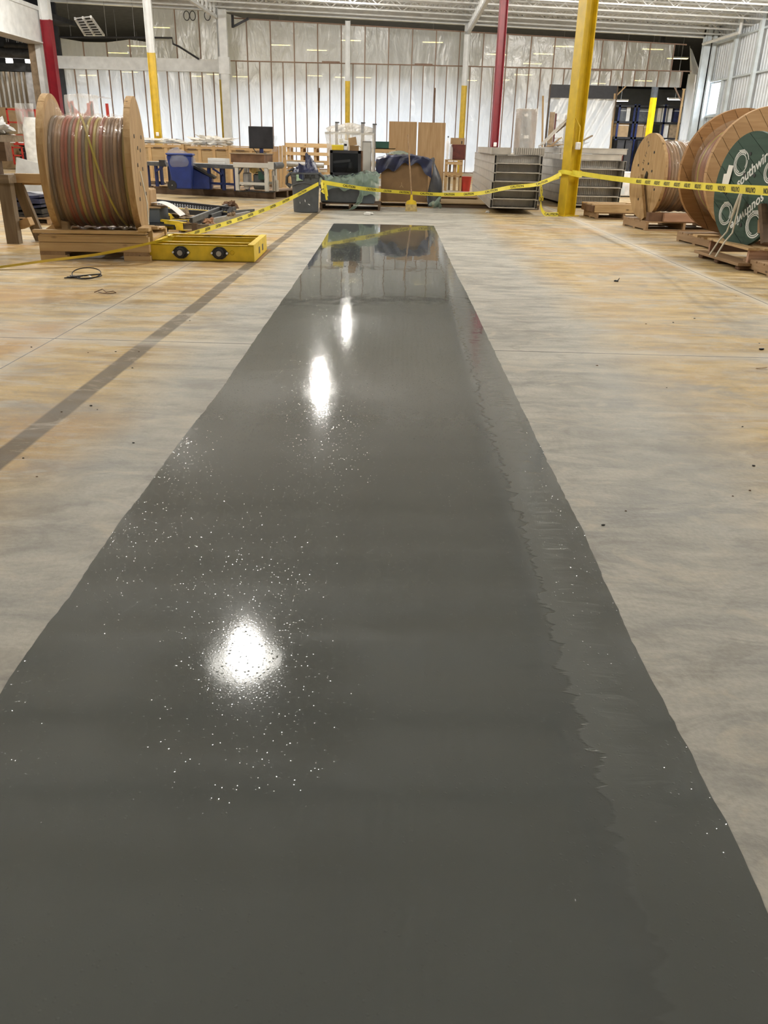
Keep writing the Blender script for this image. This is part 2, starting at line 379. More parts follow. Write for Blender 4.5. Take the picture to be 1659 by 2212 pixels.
def fbm(p, oct=3):
    v = 0; a = 1
    for _ in range(oct): v += a * noise.noise(Vector(p)); p = Vector(p) * 2.1 + Vector((3.1, 1.7, 5.2)); a *= 0.5
    return v
def crumple(rx, ry, rz, seed, amp=0.35, flat=True, n=28, mfreq=2.2):
    """a crumpled heap sitting on z = 0"""
    mb = MB()
    def fn(u, v):
        th = 2 * PI * u; ph = PI * v
        d = Vector((math.cos(th) * math.sin(ph), math.sin(th) * math.sin(ph), math.cos(ph)))
        k = 1 + amp * (abs(fbm(d * mfreq + Vector((seed, seed * 1.7, 0)))) * 2 - 0.6) + 0.4 * amp * fbm(d * mfreq * 3 + Vector((seed, 0, 0)))
        p = Vector((d.x * rx * k, d.y * ry * k, d.z * rz * k))
        p.z = p.z + rz * 0.55
        if flat and p.z < 0: p.z = 0.0
        return p
    return mb.grid(fn, n, n // 2)

# ================================================================== THE SETTING
WY = 46.6                                    # line of the plastic wall
XR, XL = 15.3, -16.2
def lin(p, q): 
    k = (q[1] - p[1]) / (q[0] - p[0]); return lambda x: p[1] + k * (x - p[0])
a, b = V(500, 26, WY), V(1520, 82, WY); ZF = lin((a.x, a.z), (b.x, b.z))          # underside of the roof edge beam
a, b = V(520, 40, WY), V(1490, 97, WY); ZP = lin((a.x, a.z), (b.x, b.z))          # top of the plastic
ZDK = lambda x: ZF(x) + 0.48

floor = struct(Box(-34, XR + 0.3, -14, 106, -0.25, 0).build('floor', 'concrete')); floor['label'] = 'ochre stained bare concrete slab'
Box(-34, XR, 5.667, 5.673, 0, 0.0012).build('joint', 'dark_grey_metal', floor)
Box(3.486, 3.493, -14, 46, 0, 0.0012).build('joint', 'dark_grey_metal', floor)
Box(-2.424, -2.419, -14, 46, 0, 0.0012).build('joint', 'dark_grey_metal', floor)

# the freshly rolled strip of coating, hand-cut edges
def edge_at(pts, y):
    for (x0, y0), (x1, y1) in zip(pts, pts[1:]):
        if y0 <= y <= y1: return x0 + (x1 - x0) * (y - y0) / (y1 - y0)
    return pts[-1][0] if y > pts[-1][1] else pts[0][0]
Lp = sorted([(p.x, p.y) for p in (G(*q) for q in ((0, 1500), (75, 1385), (150, 1288), (243, 1150), (330, 1035), (400, 940), (480, 838), (560, 720), (640, 607), (690, 533), (720, 484)))], key=lambda q: q[1])
Rp = sorted([(p.x, p.y) for p in (G(*q) for q in ((1659, 1975), (1560, 1760), (1450, 1550), (1365, 1385), (1255, 1140), (1160, 950), (1068, 760), (1030, 678), (980, 580), (937, 487)))], key=lambda q: q[1])
Lp = [(-0.99, -1.2)] + Lp; Rp = [(0.73, -1.2)] + Rp
ys = [-1.2]
while ys[-1] < 15.15: ys.append(ys[-1] + (0.03 if ys[-1] < 6 else 0.09))
ys[-1] = 15.2
vv, ff = [], []
for y in ys:
    j = 0.005 * fbm((0.3, y * 6, 0)) + 0.004 * noise.noise(Vector((y * 22, 1, 0))); k = 0.006 * fbm((7.3, y * 5, 2)) + 0.004 * noise.noise(Vector((y * 24, 5, 0)))
    l, r = edge_at(Lp, y) + j, edge_at(Rp, y) + k; sk = 0.06 * (y > 15.1)
    for s in range(9): vv.append((l + (r - l) * s / 8, y + sk * s / 8, 0.0035 if 0 < s < 8 else 0.0015))
for i in range(len(ys) - 1): ff += [(i * 9 + s, i * 9 + s + 1, (i + 1) * 9 + s + 1, (i + 1) * 9 + s) for s in range(8)]
mbs = MB(); mbs.add(vv, ff)
coat = mbs.build('floor_coating', 'wet_coating', smooth=True)
tag(coat, 'long glossy wet dark grey coating strip rolled down the concrete floor', 'floor coating')

# roof: fluted deck, open-web joists across, two girders in depth
mb = MB(); x = XL - 18; prof = []
while x < XR + 0.2: prof += [(x, 0.0), (x + 0.085, 0.0), (x + 0.11, 0.045), (x + 0.195, 0.045)]; x += 0.22
nn = len(prof); vs = [(px, yy, ZDK(px) + pz) for yy in (-14, WY + 0.1) for px, pz in prof]
mb.add(vs, [(i, i + 1, nn + i + 1, nn + i) for i in range(nn - 1)])
ceil = struct(mb.build('ceiling', 'white_deck'))
roofb = MB(); roofb.add([(-34, -14, ZDK(-34) + .3), (XR + .3, -14, ZDK(XR) + .3), (XR + .3, WY + .1, ZDK(XR) + .3), (-34, WY + .1, ZDK(-34) + .3)], [(0, 1, 2, 3)]); roofb.build('roof_board', 'white_deck', ceil)
def sl(x0, x1, dz0, dz1, y0, y1):     # box that follows the roof slope
    m_ = MB(); z0, z1 = ZDK(x0), ZDK(x1)
    m_.add([(x0, y0, z0 + dz0), (x1, y0, z1 + dz0), (x0, y1, z0 + dz0), (x1, y1, z1 + dz0), (x0, y0, z0 + dz1), (x1, y0, z1 + dz1), (x0, y1, z0 + dz1), (x1, y1, z1 + dz1)],
           [(0, 2, 3, 1), (4, 5, 7, 6), (0, 1, 5, 4), (2, 6, 7, 3), (0, 4, 6, 2), (1, 3, 7, 5)]); return m_
top_me = sl(XL, XR, -0.075, -0.01, -0.06, 0.06).mesh('top_chord', 'white_steel')
bot_me = sl(XL, XR, -0.47, -0.41, -0.055, 0.055).mesh('bottom_chord', 'white_steel')
web = MB(); x = XL; k = 0
while x < XR - 0.55:
    z0, z1 = (-0.44, -0.04) if k % 2 else (-0.04, -0.44)
    web.bar((x, 0, ZDK(x) + z0), (x + 0.55, 0, ZDK(x + 0.55) + z1), 0.035, 0.035); x += 0.55; k += 1
web_me = web.mesh('web', 'white_steel')
y = 9.2; i = 0
while y < WY - 1.2:
    j = link('roof_joist', top_me, ceil, (0, y, 0)); link('bottom_chord', bot_me, j); link('web', web_me, j); y += 1.72
eb = sl(XL - 1.6, XR, -0.48, 0.0, WY - 0.22, WY - 0.02).build('edge_beam', 'white_steel', ceil)
sl(XL - 1.6, XR, -0.50, -0.46, WY - 0.32, WY - 0.02).build('bottom_flange', 'white_steel', eb)
for gx in (-9.25, 3.0):
    zb = V(485, 44, 46).z if gx < 0 else V(1008, 74, 46).z
    zt = ZDK(gx) - 0.06
    g = Box(gx - 0.07, gx + 0.07, 6, WY - 0.5, zb, zb + 0.12).build('girder', 'white_steel', ceil)
    Box(gx - 0.08, gx + 0.08, 6, WY - 0.5, zt - 0.1, zt).build('top_chord', 'white_steel', g)
    wm = MB(); y = 45.9; k = 0
    while y > 7:
        wm.bar((gx, y, zb + 0.05), (gx, y - 0.001, zt - 0.03), 0.06, 0.06); wm.bar((gx, y, zt - 0.05), (gx, y - 0.85, zb + 0.06), 0.05, 0.05); y -= 0.85
    wm.build('web', 'white_steel', g)

# closing walls far outside the frame and around the room behind the plastic
struct(Box(-34, XR, -14.3, -14, 0, 9).build('wall_front', 'cladding'))
struct(Box(-34.3, -34, -14, 106, 0, 9.2).build('wall_left', 'cladding'))
struct(Box(-34, 34, 106, 106.3, 0, 9).build('wall_far', 'cladding'))
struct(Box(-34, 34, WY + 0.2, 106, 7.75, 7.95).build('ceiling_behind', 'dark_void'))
struct(Box(34, 34.3, WY, 106, 0, 9).build('wall_behind_right', 'cladding'))
struct(Box(XR + 0.3, 34, WY + 0.15, 106, -0.25, 0).build('floor_behind', 'concrete'))
struct(Box(XR, 34, WY + 0.15, WY + 0.3, 0, 9).build('wall_behind_front', 'cladding'))
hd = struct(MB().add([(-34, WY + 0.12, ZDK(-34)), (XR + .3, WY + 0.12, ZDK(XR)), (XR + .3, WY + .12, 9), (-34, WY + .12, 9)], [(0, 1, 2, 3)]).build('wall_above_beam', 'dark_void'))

# right wall: ribbed metal cladding, girts, posts, one window
WIN = (44.35, 46.15, 2.98, 4.42)
mb = MB(); y = -14.0
def rib(y0, y1, z0, z1):
    yy = y0
    while yy < y1 - 1e-3:
        e = min(yy + 0.31, y1)
        mb.add([(XR, yy, z0), (XR, yy + (e - yy) * .72, z0), (XR - .035, yy + (e - yy) * .78, z0), (XR - .035, yy + (e - yy) * .94, z0), (XR, e, z0),
                (XR, yy, z1), (XR, yy + (e - yy) * .72, z1), (XR - .035, yy + (e - yy) * .78, z1), (XR - .035, yy + (e - yy) * .94, z1), (XR, e, z1)], [(q, q + 1, q + 6, q + 5) for q in range(4)])
        yy = e
rib(-14, WIN[0], 0, 7.0); rib(WIN[0], WIN[1], 0, WIN[2]); rib(WIN[0], WIN[1], WIN[3], 7.0); rib(WIN[1], WY + .2, 0, 7.0)
wr = struct(mb.build('wall_right', 'cladding'))
for z in (1.3, 2.88, 4.45, 6.12): Box(XR - 0.2, XR - 0.03, 12, WY - 0.2, z, z + 0.07).build('girt', 'cool_steel', wr)
for y in (45.95, 43.0, 40.2, 34.0, 28.0): Box(XR - 0.34, XR - 0.2, y - 0.11, y + 0.11, 0, ZDK(XR) + 0.02).build('post', 'cool_steel', wr)
Box(XR - 0.16, XR - 0.04, 44.3, 44.42, 2.95, 4.5).build('window_jamb', 'cool_steel', wr)
win = struct(Box(XR - 0.03, XR - 0.015, WIN[0], WIN[1], WIN[2], WIN[3]).build('window_1', 'window_glass'))
for z in (WIN[2], WIN[3] - 0.05): Box(XR - 0.06, XR, WIN[0], WIN[1], z, z + 0.05).build('window_frame', 'white_steel', win)
cc = thing('corner_column', 'pale blue grey steel column in the far right corner', 'column', (XR - 0.55, WY - 0.35, 0))
Box(-0.16, 0.16, -0.16, -0.13, 0.03, ZDK(XR) - 0.1).build('flange', 'cool_steel', cc); Box(-0.16, 0.16, 0.13, 0.16, 0.03, ZDK(XR) - 0.1).build('flange', 'cool_steel', cc)
Box(-0.012, 0.012, -0.13, 0.13, 0.03, ZDK(XR) - 0.1).build('web', 'cool_steel', cc); Box(-0.22, 0.22, -0.22, 0.22, 0, 0.03).build('base_plate', 'cool_steel', cc)
a, b, c = V(1519, 95, 46.0), V(1598, 70, 41.5), V(1602, 50, 41.5)
pip = MB(); pip.tube([a, a.lerp(b, 0.95), b, b.lerp(c, 0.2), c + Vector((0, 0, 0.3))], 0.07, 10)
dp = tag(pip.build('drain_pipe', 'white_steel', smooth=True), 'white bent pipe hung under the roof by the right wall', 'pipe')
for k in (0.1, 0.5, 0.9): q = a.lerp(b, k); MB().cyl(q, (q.x, q.y, ZDK(q.x)), 0.012, 6).build('hanger_rod', 'steel', dp)

# plastic-clad partition at the far end
wb = struct(Box(XL - 1.6, 7.3, WY - 0.05, WY + 0.04, 0, 0.045).build('wall_back', 'stud_wood'))
ZR = V(1000, 144, WY).z; ZO = V(1340, 186, WY).z
X0, X1 = V(135, 150, WY).x, V(1492, 130, WY).x
OX0, OX1, OXM = V(1187, 200, WY).x, V(1479, 200, WY).x, V(1332, 200, WY).x
XB = V(487, 140, WY).x                              # where the white cross beam ends
ZB0, ZB1 = V(300, 152, WY).z, V(300, 126, WY).z
step = V(1000, 145, WY).x - V(974.6, 145, WY).x
def sheet(x0, x1, z0, z1a, z1b, seed):
    sag = 0.03
    def fn(u, v):
        x = x0 + (x1 - x0) * u; zt = z1a + (z1b - z1a) * u; z = z0 + (zt - z0) * v
        y = WY + 0.05 + sag * math.sin(PI * u) * (0.6 + 0.7 * fbm((seed, z * 0.5, u * 2), 2)) + 0.012 * noise.noise(Vector((x * 2.2, z * 1.3, seed)))
        return (x, y, z)
    m_ = MB().grid(fn, 6, 14); return m_.build('plastic_panel', 'plastic_sheet', wb, smooth=True)
x = X0 + 0.02; n = 0; xs = []
while x < X1 + 0.01: xs.append(x); x += step
for i, x in enumerate(xs):
    n_ = i + 1 < len(xs); xe = x + step if n_ else x
    left = x + 0.7 * step < XB; opn = OX0 - 0.1 < x < OX1 - 0.25
    zl = ZO if opn else 0.045
    zr = ZB0 if left else ZR
    Box(x - 0.022, x + 0.022, WY - 0.045, WY + 0.03, zl, zr).build('stud', 'stud_wood', wb)
    if n_: sheet(x, xe, zl, zr, zr, i)
    if i % 2 == 0:
        zlow = ZB1 if left else ZR + 0.045
        dark = x < V(285, 60, WY).x
        zt = (lambda q: V(200, 88, WY).z + 0.10 * math.sin(q * 1.7)) if dark else (lambda q: min(ZP(q), ZF(q) - 0.02) if q > XB else ZF(q) - 0.02)
        Box(x - 0.022, x + 0.022, WY - 0.045, WY + 0.03, zlow, zt(x)).build('stud', 'stud_wood', wb)
        if i + 2 < len(xs): sheet(x, x + 2 * step, zlow, zt(x), zt(x + 2 * step), 100 + i)
Box(XB, X1 + 0.1, WY - 0.05, WY + 0.04, ZR, ZR + 0.045).build('rail', 'stud_wood', wb)
for i in range(0, len(xs) - 1):
    if xs[i] > XB: 
        m_ = MB(); x0_, x1_ = xs[i], xs[i] + step; m_.bar((x0_, WY, ZP(x0_)), (x1_, WY, ZP(x1_)), 0.06, 0.05); m_.build('top_plate', 'stud_wood', wb)
for p in ((425, 130), (715, 134), (915, 139), (1115, 146), (1300, 152)):
    q = V(*p, WY); Box(q.x - 0.45, q.x + 0.45, WY - 0.07, WY - 0.05, q.z - 0.03, q.z + 0.03).build('splice_board', 'stud_wood', wb)
# torn flap of plastic in the right corner
fl = MB().grid(lambda u, v: (V(1490 + 22 * u * (0.25 + 0.75 * (1 - v)), 158 - 62 * v, WY).x, WY - 0.05 + 0.1 * math.sin(u * 5), V(1490, 160 - 62 * v + 12 * u * v, WY).z), 8, 10)
fl.build('plastic_flap', 'plastic_curtain', wb, smooth=True)
def drape(x0, x1, z0, z1, y, seed, mat, name, par, amp=0.06, fold=9):
    def fn(u, v):
        x = x0 + (x1 - x0) * u; z = z0 + (z1 - z0) * v
        return (x, y + amp * (1.1 - v) * (math.sin(u * fold + 2.5 * v + seed) + 0.8 * fbm((u * 5 + v * 3, v * 2, seed), 3)), z)
    return MB().grid(fn, 30, 24).build(name, mat, par, smooth=True)
for x0_, x1_, s in ((X1 + 0.0, X1 + 0.42, 3), (OX1 + 0.02, X1, 5)): drape(x0_, x1_, 0, ZR - 0.1, WY - 0.06, s, 'plastic_curtain', 'plastic_strip', wb, 0.05, 5)
# doorway in the partition
hdr = thing('doorway_header', 'black header panel above the plastic curtained doorway', 'panel', ((OX0 + OXM) / 2, WY - 0.08, 0))
hw = (OXM - OX0) / 2; zh = V(1260, 213, WY).z
Box(-hw, hw, -0.03, 0.03, zh, ZO).build('panel', 'black_steel', hdr, label='brown black header board')
Box(-hw - 0.03, -hw + 0.02, -0.04, 0.04, 0, ZO).build('post', 'dark_wood', hdr); Box(hw - 0.03, hw + 0.03, -0.04, 0.04, 0, ZO).build('post', 'dark_wood', hdr)
cur = MB()
def cfn(u, v):
    x = OX0 + 0.05 + (OXM - OX0 - 0.1) * u; z = 0.05 + (zh - 0.05) * v
    s = (u * 2.4 - v * 1.3); return (x - (OX0 + OXM) / 2, 0.16 * (1 - 0.6 * v) * abs(fbm((s * 2.3, u * 0.6, 1.0), 3)) * 2 - 0.05, z)
cur.grid(cfn, 60, 36)
co_ = cur.build('doorway_curtain', 'plastic_curtain', smooth=True, loc=((OX0 + OXM) / 2, WY - 0.16, 0)); tag(co_, 'wrinkled milky plastic curtain hung under the black header', 'curtain')
for x_, lb in ((OXM + 0.04, 'pine board leaning upright at the open dark doorway'),):
    m_ = MB(); m_.bar((x_, WY - 0.3, 0.0), (x_ - 0.15, WY - 0.1, 3.9), 0.09, 0.04); tag(m_.build('loose_board', 'pine_z'), lb, 'board')
db = thing('door_brace', 'short diagonal timber brace in the top left of the dark doorway', 'brace', (OXM, WY - 0.02, ZO)); mb = MB(); mb.bar((0.02, 0, -0.42), (0.42, 0, 0.0), 0.05, 0.09, (0, 1, 0)); mb.build('brace_board', 'pine_z', db)
db = thing('door_brace', 'dark diagonal timber brace in the top right of the doorway', 'brace', (OX1, WY - 0.02, ZO)); mb = MB(); mb.bar((-0.55, 0, 0.0), (-0.12, 0, -0.6), 0.05, 0.08, (0, 1, 0)); mb.build('brace_board', 'stud_wood', db)
jm = thing('door_jamb', 'pale timber jamb along the right side of the dark doorway', 'jamb', (OX1, WY - 0.05, 0)); Box(-0.12, -0.03, -0.04, 0.04, 0, ZO - 0.1).build('jamb_board', 'pine_z', jm); Box(-0.16, 0.0, -0.03, 0.03, ZO - 0.1, ZO - 0.05).build('jamb_head', 'pine', jm)
# white cross beam on the left of the partition
cb = Box(X0 - 0.1, XB + 0.1, WY - 0.32, WY - 0.06, ZB0, ZB1).build('cross_beam', 'white_steel'); tag(cb, 'broad white beam spanning the plastic wall at mid height on the left', 'beam')
Box(X0 - 0.1, XB + 0.1, WY - 0.34, WY - 0.04, ZB0 - 0.02, ZB0 + 0.03).build('bottom_flange', 'white_steel', cb)
Box(X0 - 0.1, XB + 0.1, WY - 0.34, WY - 0.04, ZB1 - 0.03, ZB1 + 0.01).build('top_flange', 'white_steel', cb)

# ------------------------------------------------------------------ columns
def column(label, x, y, ztop, zpaint, low, up, wd=0.25, dp=0.25, rz=0.0, box_z=None, conduit=False):
    t = thing('steel_column', label, 'column', (x, y, 0), rz)
    def seg(z0, z1, mat, nm):
        m_ = MB(); h, d = wd / 2, dp / 2; k = 0.02
        poly = [(-h, -d), (-h + k, -d), (-h + k, -k / 2), (h - k, -k / 2), (h - k, -d), (h, -d), (h, d), (h - k, d), (h - k, k / 2), (-h + k, k / 2), (-h + k, d), (-h, d)]
        m_.prism(poly, z1 - z0, Matrix.Translation((0, 0, z0))); return m_.build(nm, mat, t)
    if zpaint: seg(0.02, zpaint, low, 'painted_shaft')
    if ztop > (zpaint or 0): seg(zpaint or 0.02, ztop, up, 'upper_shaft')
    Box(-wd * .75, wd * .75, -dp * .75, dp * .75, 0, 0.022).build('base_plate', low, t)
    if box_z:
        bx = Box(-0.055, 0.055, -dp / 2 - 0.06, -dp / 2 + 0.0, box_z - 0.07, box_z + 0.07).build('outlet_box', 'bright_white', t, bevel=0.012)
        Box(-0.025, 0.025, -dp / 2 - 0.068, -dp / 2 - 0.055, box_z - 0.045, box_z + 0.045).build('cover_plate', 'paper', bx)
    if conduit:
        m_ = MB(); m_.tube([(0.0, -dp / 2 - 0.03, box_z + 0.07), (0.0, -dp / 2 - 0.03, box_z + 0.35), (-0.09, -0.06, box_z + 0.55), (-0.09, -0.06, box_z + 2.8)], 0.014, 8); m_.build('conduit', low, t, smooth=True)
    return t
p = G(1222, 466); column('thick all yellow steel column standing right of the strip with a white outlet box', p.x, p.y, ZDK(p.x) - 0.5, 4.2, 'yellow_paint', 'white_steel', 0.27, 0.27, math.radians(24), V(1235, 315, p.y).z, True)
p = V(1075, 200, 33); column('dark red steel column behind the tray stack', p.x, 33, ZDK(p.x) - 0.5, 0, 'red_paint', 'red_paint', 0.26, 0.26, 0.15, V(1062, 312, 33).z)
p = V(120, 200, 40); column('dark red steel column beside the white beam at the far left', p.x, 40, ZDK(p.x) - 0.4, V(112, 43, 40).z, 'red_paint', 'white_steel', 0.42, 0.3, -0.1)
p = V(334, 200, 34.5); column('white column with yellow lower half behind the big left cable reel', p.x, 34.5, ZDK(p.x) - 0.1, V(328, 114, 34.5).z, 'yellow_paint', 'white_steel', 0.28, 0.26, 0.12, V(347, 290, 34.5).z)
p = V(479, 172, 45.8); column('yellow painted thin column edge left of the wide white post', p.x, 45.8, ZDK(p.x) - 0.5, p.z, 'yellow_paint', 'white_steel', 0.22, 0.2, 0.0)
p = V(488, 172, 45.6); pw = thing('white_post', 'wide white boxed post where the cross beam ends', 'column', (p.x, 45.5, 0))
Box(-0.2, 0.2, -0.14, 0.14, 0, ZDK(p.x) - 0.52).build('shaft', 'white_steel', pw, bevel=0.02); Box(-0.26, 0.26, -0.18, 0.18, ZB0 - 0.15, ZB1 + 0.05).build('collar', 'white_steel', pw)
p = V(751, 175, 46.0); column('slim white and yellow column near the centre of the plastic wall', p.x, 46.0, ZP(p.x) + 0.1, p.z, 'yellow_paint', 'white_steel', 0.24, 0.2, 0.0)
p = V(1003, 185, 46.0); column('white and yellow column under the slanting girder end', p.x, 46.0, ZDK(p.x) - 0.5, p.z, 'yellow_paint', 'white_steel', 0.27, 0.2, 0.0)

# left bay: deep white beam, white post, slatted partition, dark steel and ducts
lb = Box(-16.35, -15.75, 6, 40.3, 4.98, 6.15).build('side_beam', 'white_steel'); tag(lb, 'deep white boxed beam running back along the top left', 'beam')
Box(-16.45, -15.65, 6, 40.3, 6.15, 6.3).build('top_flange', 'white_steel', lb); Box(-16.45, -15.65, 6, 40.3, 4.93, 4.98).build('bottom_flange', 'white_steel', lb)
p = V(84, 130, 40.4); wp = thing('white_post', 'grey white post at the end of the deep left beam', 'column', (p.x, 40.4, 0))
Box(-0.32, 0.0, -0.2, 0.2, 0, 5.0).build('shaft', 'kraft_wrap', wp, label='tan grey side'); Box(0.0, 0.22, -0.25, 0.25, 0, 5.0).build('facing', 'white_steel', wp)
m_ = MB(); q = V(113, 150, 41.2); m_.cyl((q.x, 41.2, 0), (q.x - 0.05, 41.2, 4.6), 0.17, 14); tag(m_.build('wrapped_pipe', 'milky_film', smooth=True), 'pale plastic wrapped pipe between the grey post and red column', 'pipe')
m_ = MB(); q = V(104, 150, 41.0); m_.box(q.x - 0.08, q.x + 0.05, 41, 41.1, 0, 5.3); tag(m_.build('dark_post', 'maroon'), 'thin dark maroon post beside the pale wrapped pipe', 'post')
sp = thing('slatted_partition', 'row of rough upright timber slats with pale backing at far left', 'partition', (V(40, 200, 42).x, 42, 0))
zz = V(30, 152, 42).z; x0_, x1_ = V(-30, 200, 42).x - sp.location.x, V(90, 200, 42).x - sp.location.x
Box(x0_, x1_ - 0.9, 0.05, 0.08, 0, zz).build('backing_sheet', 'paper', sp); Box(x1_ - 0.9, x1_, 0.05, 0.08, 0, zz).build('plastic_backing', 'bright_white', sp)
k = x0_
while k < x1_ - 0.75: Box(k, k + 0.09, -0.05, 0.05, 0, zz).build('slat', 'old_wood', sp); k += 0.23
Box(x0_, x1_, -0.06, 0.06, zz, zz + 0.1).build('top_rail', 'pine', sp)
q0, q1 = V(-40, 153, 41.5), V(82, 137, 41.5); db = Box(q0.x, q1.x, 41.3, 41.6, q0.z, q1.z - 0.02).build('dark_beam', 'dark_grey_metal'); tag(db, 'dark grey steel beam under the ceiling of the left bay', 'beam')
Box(q0.x, q1.x, 41.25, 41.65, q0.z, q0.z + 0.04).build('flange', 'dark_grey_metal', db)
for px, py, L, r, lbx in ((-10, 112, 2.6, 0.22, 'dark round duct hanging lowest in the left bay'), (10, 98, 1.9, 0.14, 'thin dark duct above the lowest duct in the left bay')):
    q = V(px, py, 41); dt = thing('ceiling_duct', lbx, 'duct', q); m_ = MB(); m_.cyl((0, 0, 0), (L * 0.8, 0.2, -0.05), r, 14); m_.build('duct_pipe', 'dark_grey_metal', dt, smooth=True)
    m_ = MB(); m_.cyl((L * 0.4, 0.1, 0), (L * 0.4, 0.1, 1.0), 0.02, 6); m_.build('hanger_rod', 'steel', dt)
for px, py, lbx in ((20, 103, 'leftmost small bright lamp in the left bay ceiling'), (38, 103, 'small bright lamp second from left in the left bay'), (57, 100, 'square bright lamp above the duct in the left bay'), (20, 130, 'lowest small bright lamp above the dark beam'), (70, 130, 'long bright lamp panel beside the left grey post')):
    q = V(px, py, 42.6); dt = thing('bay_lamp', lbx, 'lamp', q)
    l_ = bpy.data.lights.new('lamp_light', 'AREA'); l_.size = 0.3; l_.energy = 55; l_.color = (1, 0.97, 0.92); lo_ = bpy.data.objects.new('lamp_light', l_); COL.objects.link(lo_); lo_.parent = dt; lo_.location = (0, -0.6, -0.16)
    MB().cyl((0, 0, 0.1), (0, 0, 6.35 - q.z), 0.012, 6).build('hanger', 'steel', dt)
    wdt = 0.3 if px == 70 else 0.12; Box(-wdt, wdt, -0.1, 0.1, 0.02, 0.10).build('housing', 'white_steel', dt); Box(-wdt, wdt, -0.1, 0.1, -0.12, 0.02).build('lens', 'lamp_lens', dt)
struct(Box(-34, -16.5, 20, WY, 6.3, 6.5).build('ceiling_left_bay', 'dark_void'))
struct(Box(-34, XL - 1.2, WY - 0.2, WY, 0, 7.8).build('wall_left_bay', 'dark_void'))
# ladder tray and dark pipe in the gap above the plastic at the left
zt = 6.0; A, B, C2, D2 = G(162, 40, zt), G(184, 77, zt), G(196, 36, zt), G(225, 77, zt)
tr = thing('cable_tray', 'white ladder cable tray hanging in the dark gap at upper left', 'cable tray', A); loc = lambda p_: p_ - A
for a_, b_ in ((A, B), (C2, D2), (A.lerp(C2, .5), B.lerp(D2, .5))): MB().bar(loc(a_), loc(b_), 0.07, 0.1).build('side_rail', 'white_steel', tr)
for k in range(8): MB().bar(loc(A.lerp(B, k / 7)), loc(C2.lerp(D2, k / 7)), 0.06, 0.04).build('rung', 'white_steel', tr)
pts = [V(x_, y_, WY - 0.5) for x_, y_ in ((128, 80), (300, 81), (372, 82), (374, 95), (386, 100), (430, 128))]
spk = tag(MB().tube(pts, 0.045, 8).build('sprinkler_pipe', 'black_steel', smooth=True), 'thin black pipe crossing above the left white beam', 'pipe')
for k in (0.15, 0.6, 0.95): q = pts[0].lerp(pts[1], k); MB().cyl(q, (q.x, q.y, ZDK(q.x)), 0.01, 6).build('hanger_rod', 'steel', spk)
br = thing('steel_bracket', 'dark triangular bracket at the top of the white post', 'bracket', V(500, 60, WY - 0.3)); o_ = br.location
MB().bar(V(502, 32, WY - .3) - o_, V(503, 60, WY - .3) - o_, 0.12, 0.1).build('upright', 'black_steel', br); MB().bar(V(505, 57, WY - .3) - o_, V(537, 40, WY - .3) - o_, 0.08, 0.1).build('brace', 'black_steel', br)
for px in (403, 416, 448):
    q = V(px, 34, WY - 0.35); ring = MB().tube([(0.14 * math.cos(t_), 0, 0.2 * math.sin(t_)) for t_ in [2 * PI * k / 20 for k in range(20)]], 0.022, 6, closed=True)
    tag(ring.build('cable_loop', 'black_plastic', loc=q, smooth=True), {403: 'leftmost dark cable loop hanging from the roof edge', 416: 'middle dark cable loop under the roof edge', 448: 'black cable loop hanging beside the slanting girder'}[px], 'cable')

# ------------------------------------------------------------------ lamps
def lamp(name, label, loc, power, size, lens, colr, spread=None):
    t = thing(name, label, 'lamp', loc)
    sx, sy = size
    Box(-sx / 2 - .03, sx / 2 + .03, -sy / 2 - .03, sy / 2 + .03, 0.02, 0.10).build('housing', 'white_steel', t)
    Box(-sx / 2, sx / 2, -sy / 2, sy / 2, 0.0, 0.02).build('lens', lens, t)
    top = (ZDK(loc[0]) if loc[1] < WY else 7.76) - loc[2]
    m_ = MB(); m_.cyl((0, 0, 0.09), (0, 0, top), 0.012, 6); m_.build('hanger', 'steel', t)
    if power:
        l = bpy.data.lights.new('lamp_light', 'AREA'); l.shape = 'RECTANGLE'; l.size = sx; l.size_y = sy; l.energy = power; l.color = colr
        if spread: l.spread = math.radians(spread)
        o = bpy.data.objects.new('lamp_light', l); COL.objects.link(o); o.parent = t; o.location = (0, 0, -0.01)
    return t
def globe_lamp(label, loc, power, colr):       # round globe lamp under a flat disc reflector
    t = thing('high_bay_lamp', label, 'lamp', loc)
    MB().lathe([(0.06, 0.30), (0.10, 0.14), (0.62, 0.075), (0.62, 0.06), (0.08, 0.10)], 24).build('reflector', 'white_steel', t, smooth=True)
    MB().cyl((0, 0, 0.29), (0, 0, ZDK(loc[0]) - loc[2]), 0.012, 6).build('hanger', 'steel', t)
    l = bpy.data.lights.new('lamp_globe', 'POINT'); l.energy = power; l.color = colr; l.shadow_soft_size = 0.16
    o = bpy.data.objects.new('lamp_globe', l); COL.objects.link(o); o.parent = t; o.location = (0, 0, -0.13); return t
rows = {-6.0: 'added hindmost', 2.0: 'added overhead', 11.2: 'nearest', 20.0: 'second', 27.3: 'third', 34.0: 'farthest'}  # hindmost and overhead rows are unseen lamps added to brighten the near floor
for xx, cl in ((-12.6, 'far left'), (-7.8, 'left'), (-2.65, 'centre left'), (6.6, 'centre right'), (10.8, 'right')):
    for yy, rl in rows.items():
        if xx == -2.65 and yy in (-6.0, 2.0, 20.0): continue
        zl = 6.5
        if xx == -2.65 and yy == 34.0: yy, zl = 41.2, 7.02
        if xx == -7.8 and yy == 34.0: continue
        globe_lamp(f'white ceiling lamp, {rl} row, {cl} of the hall', (xx + (0.28 if (xx == -2.65 and yy < 15) else 0), yy, zl), LAMP_W * (0.22 if yy < 5 else 0.3 if yy > 40 else 1.0), (1.0, 0.955, 0.885))
bl = ((605, 98, 52.0), (757, 88, 52.0), (935, 92, 52.0), (1217, 101, 52.0), (1410, 107, 52.0), (255, 115, 52.0), (345, 60, 52.0))
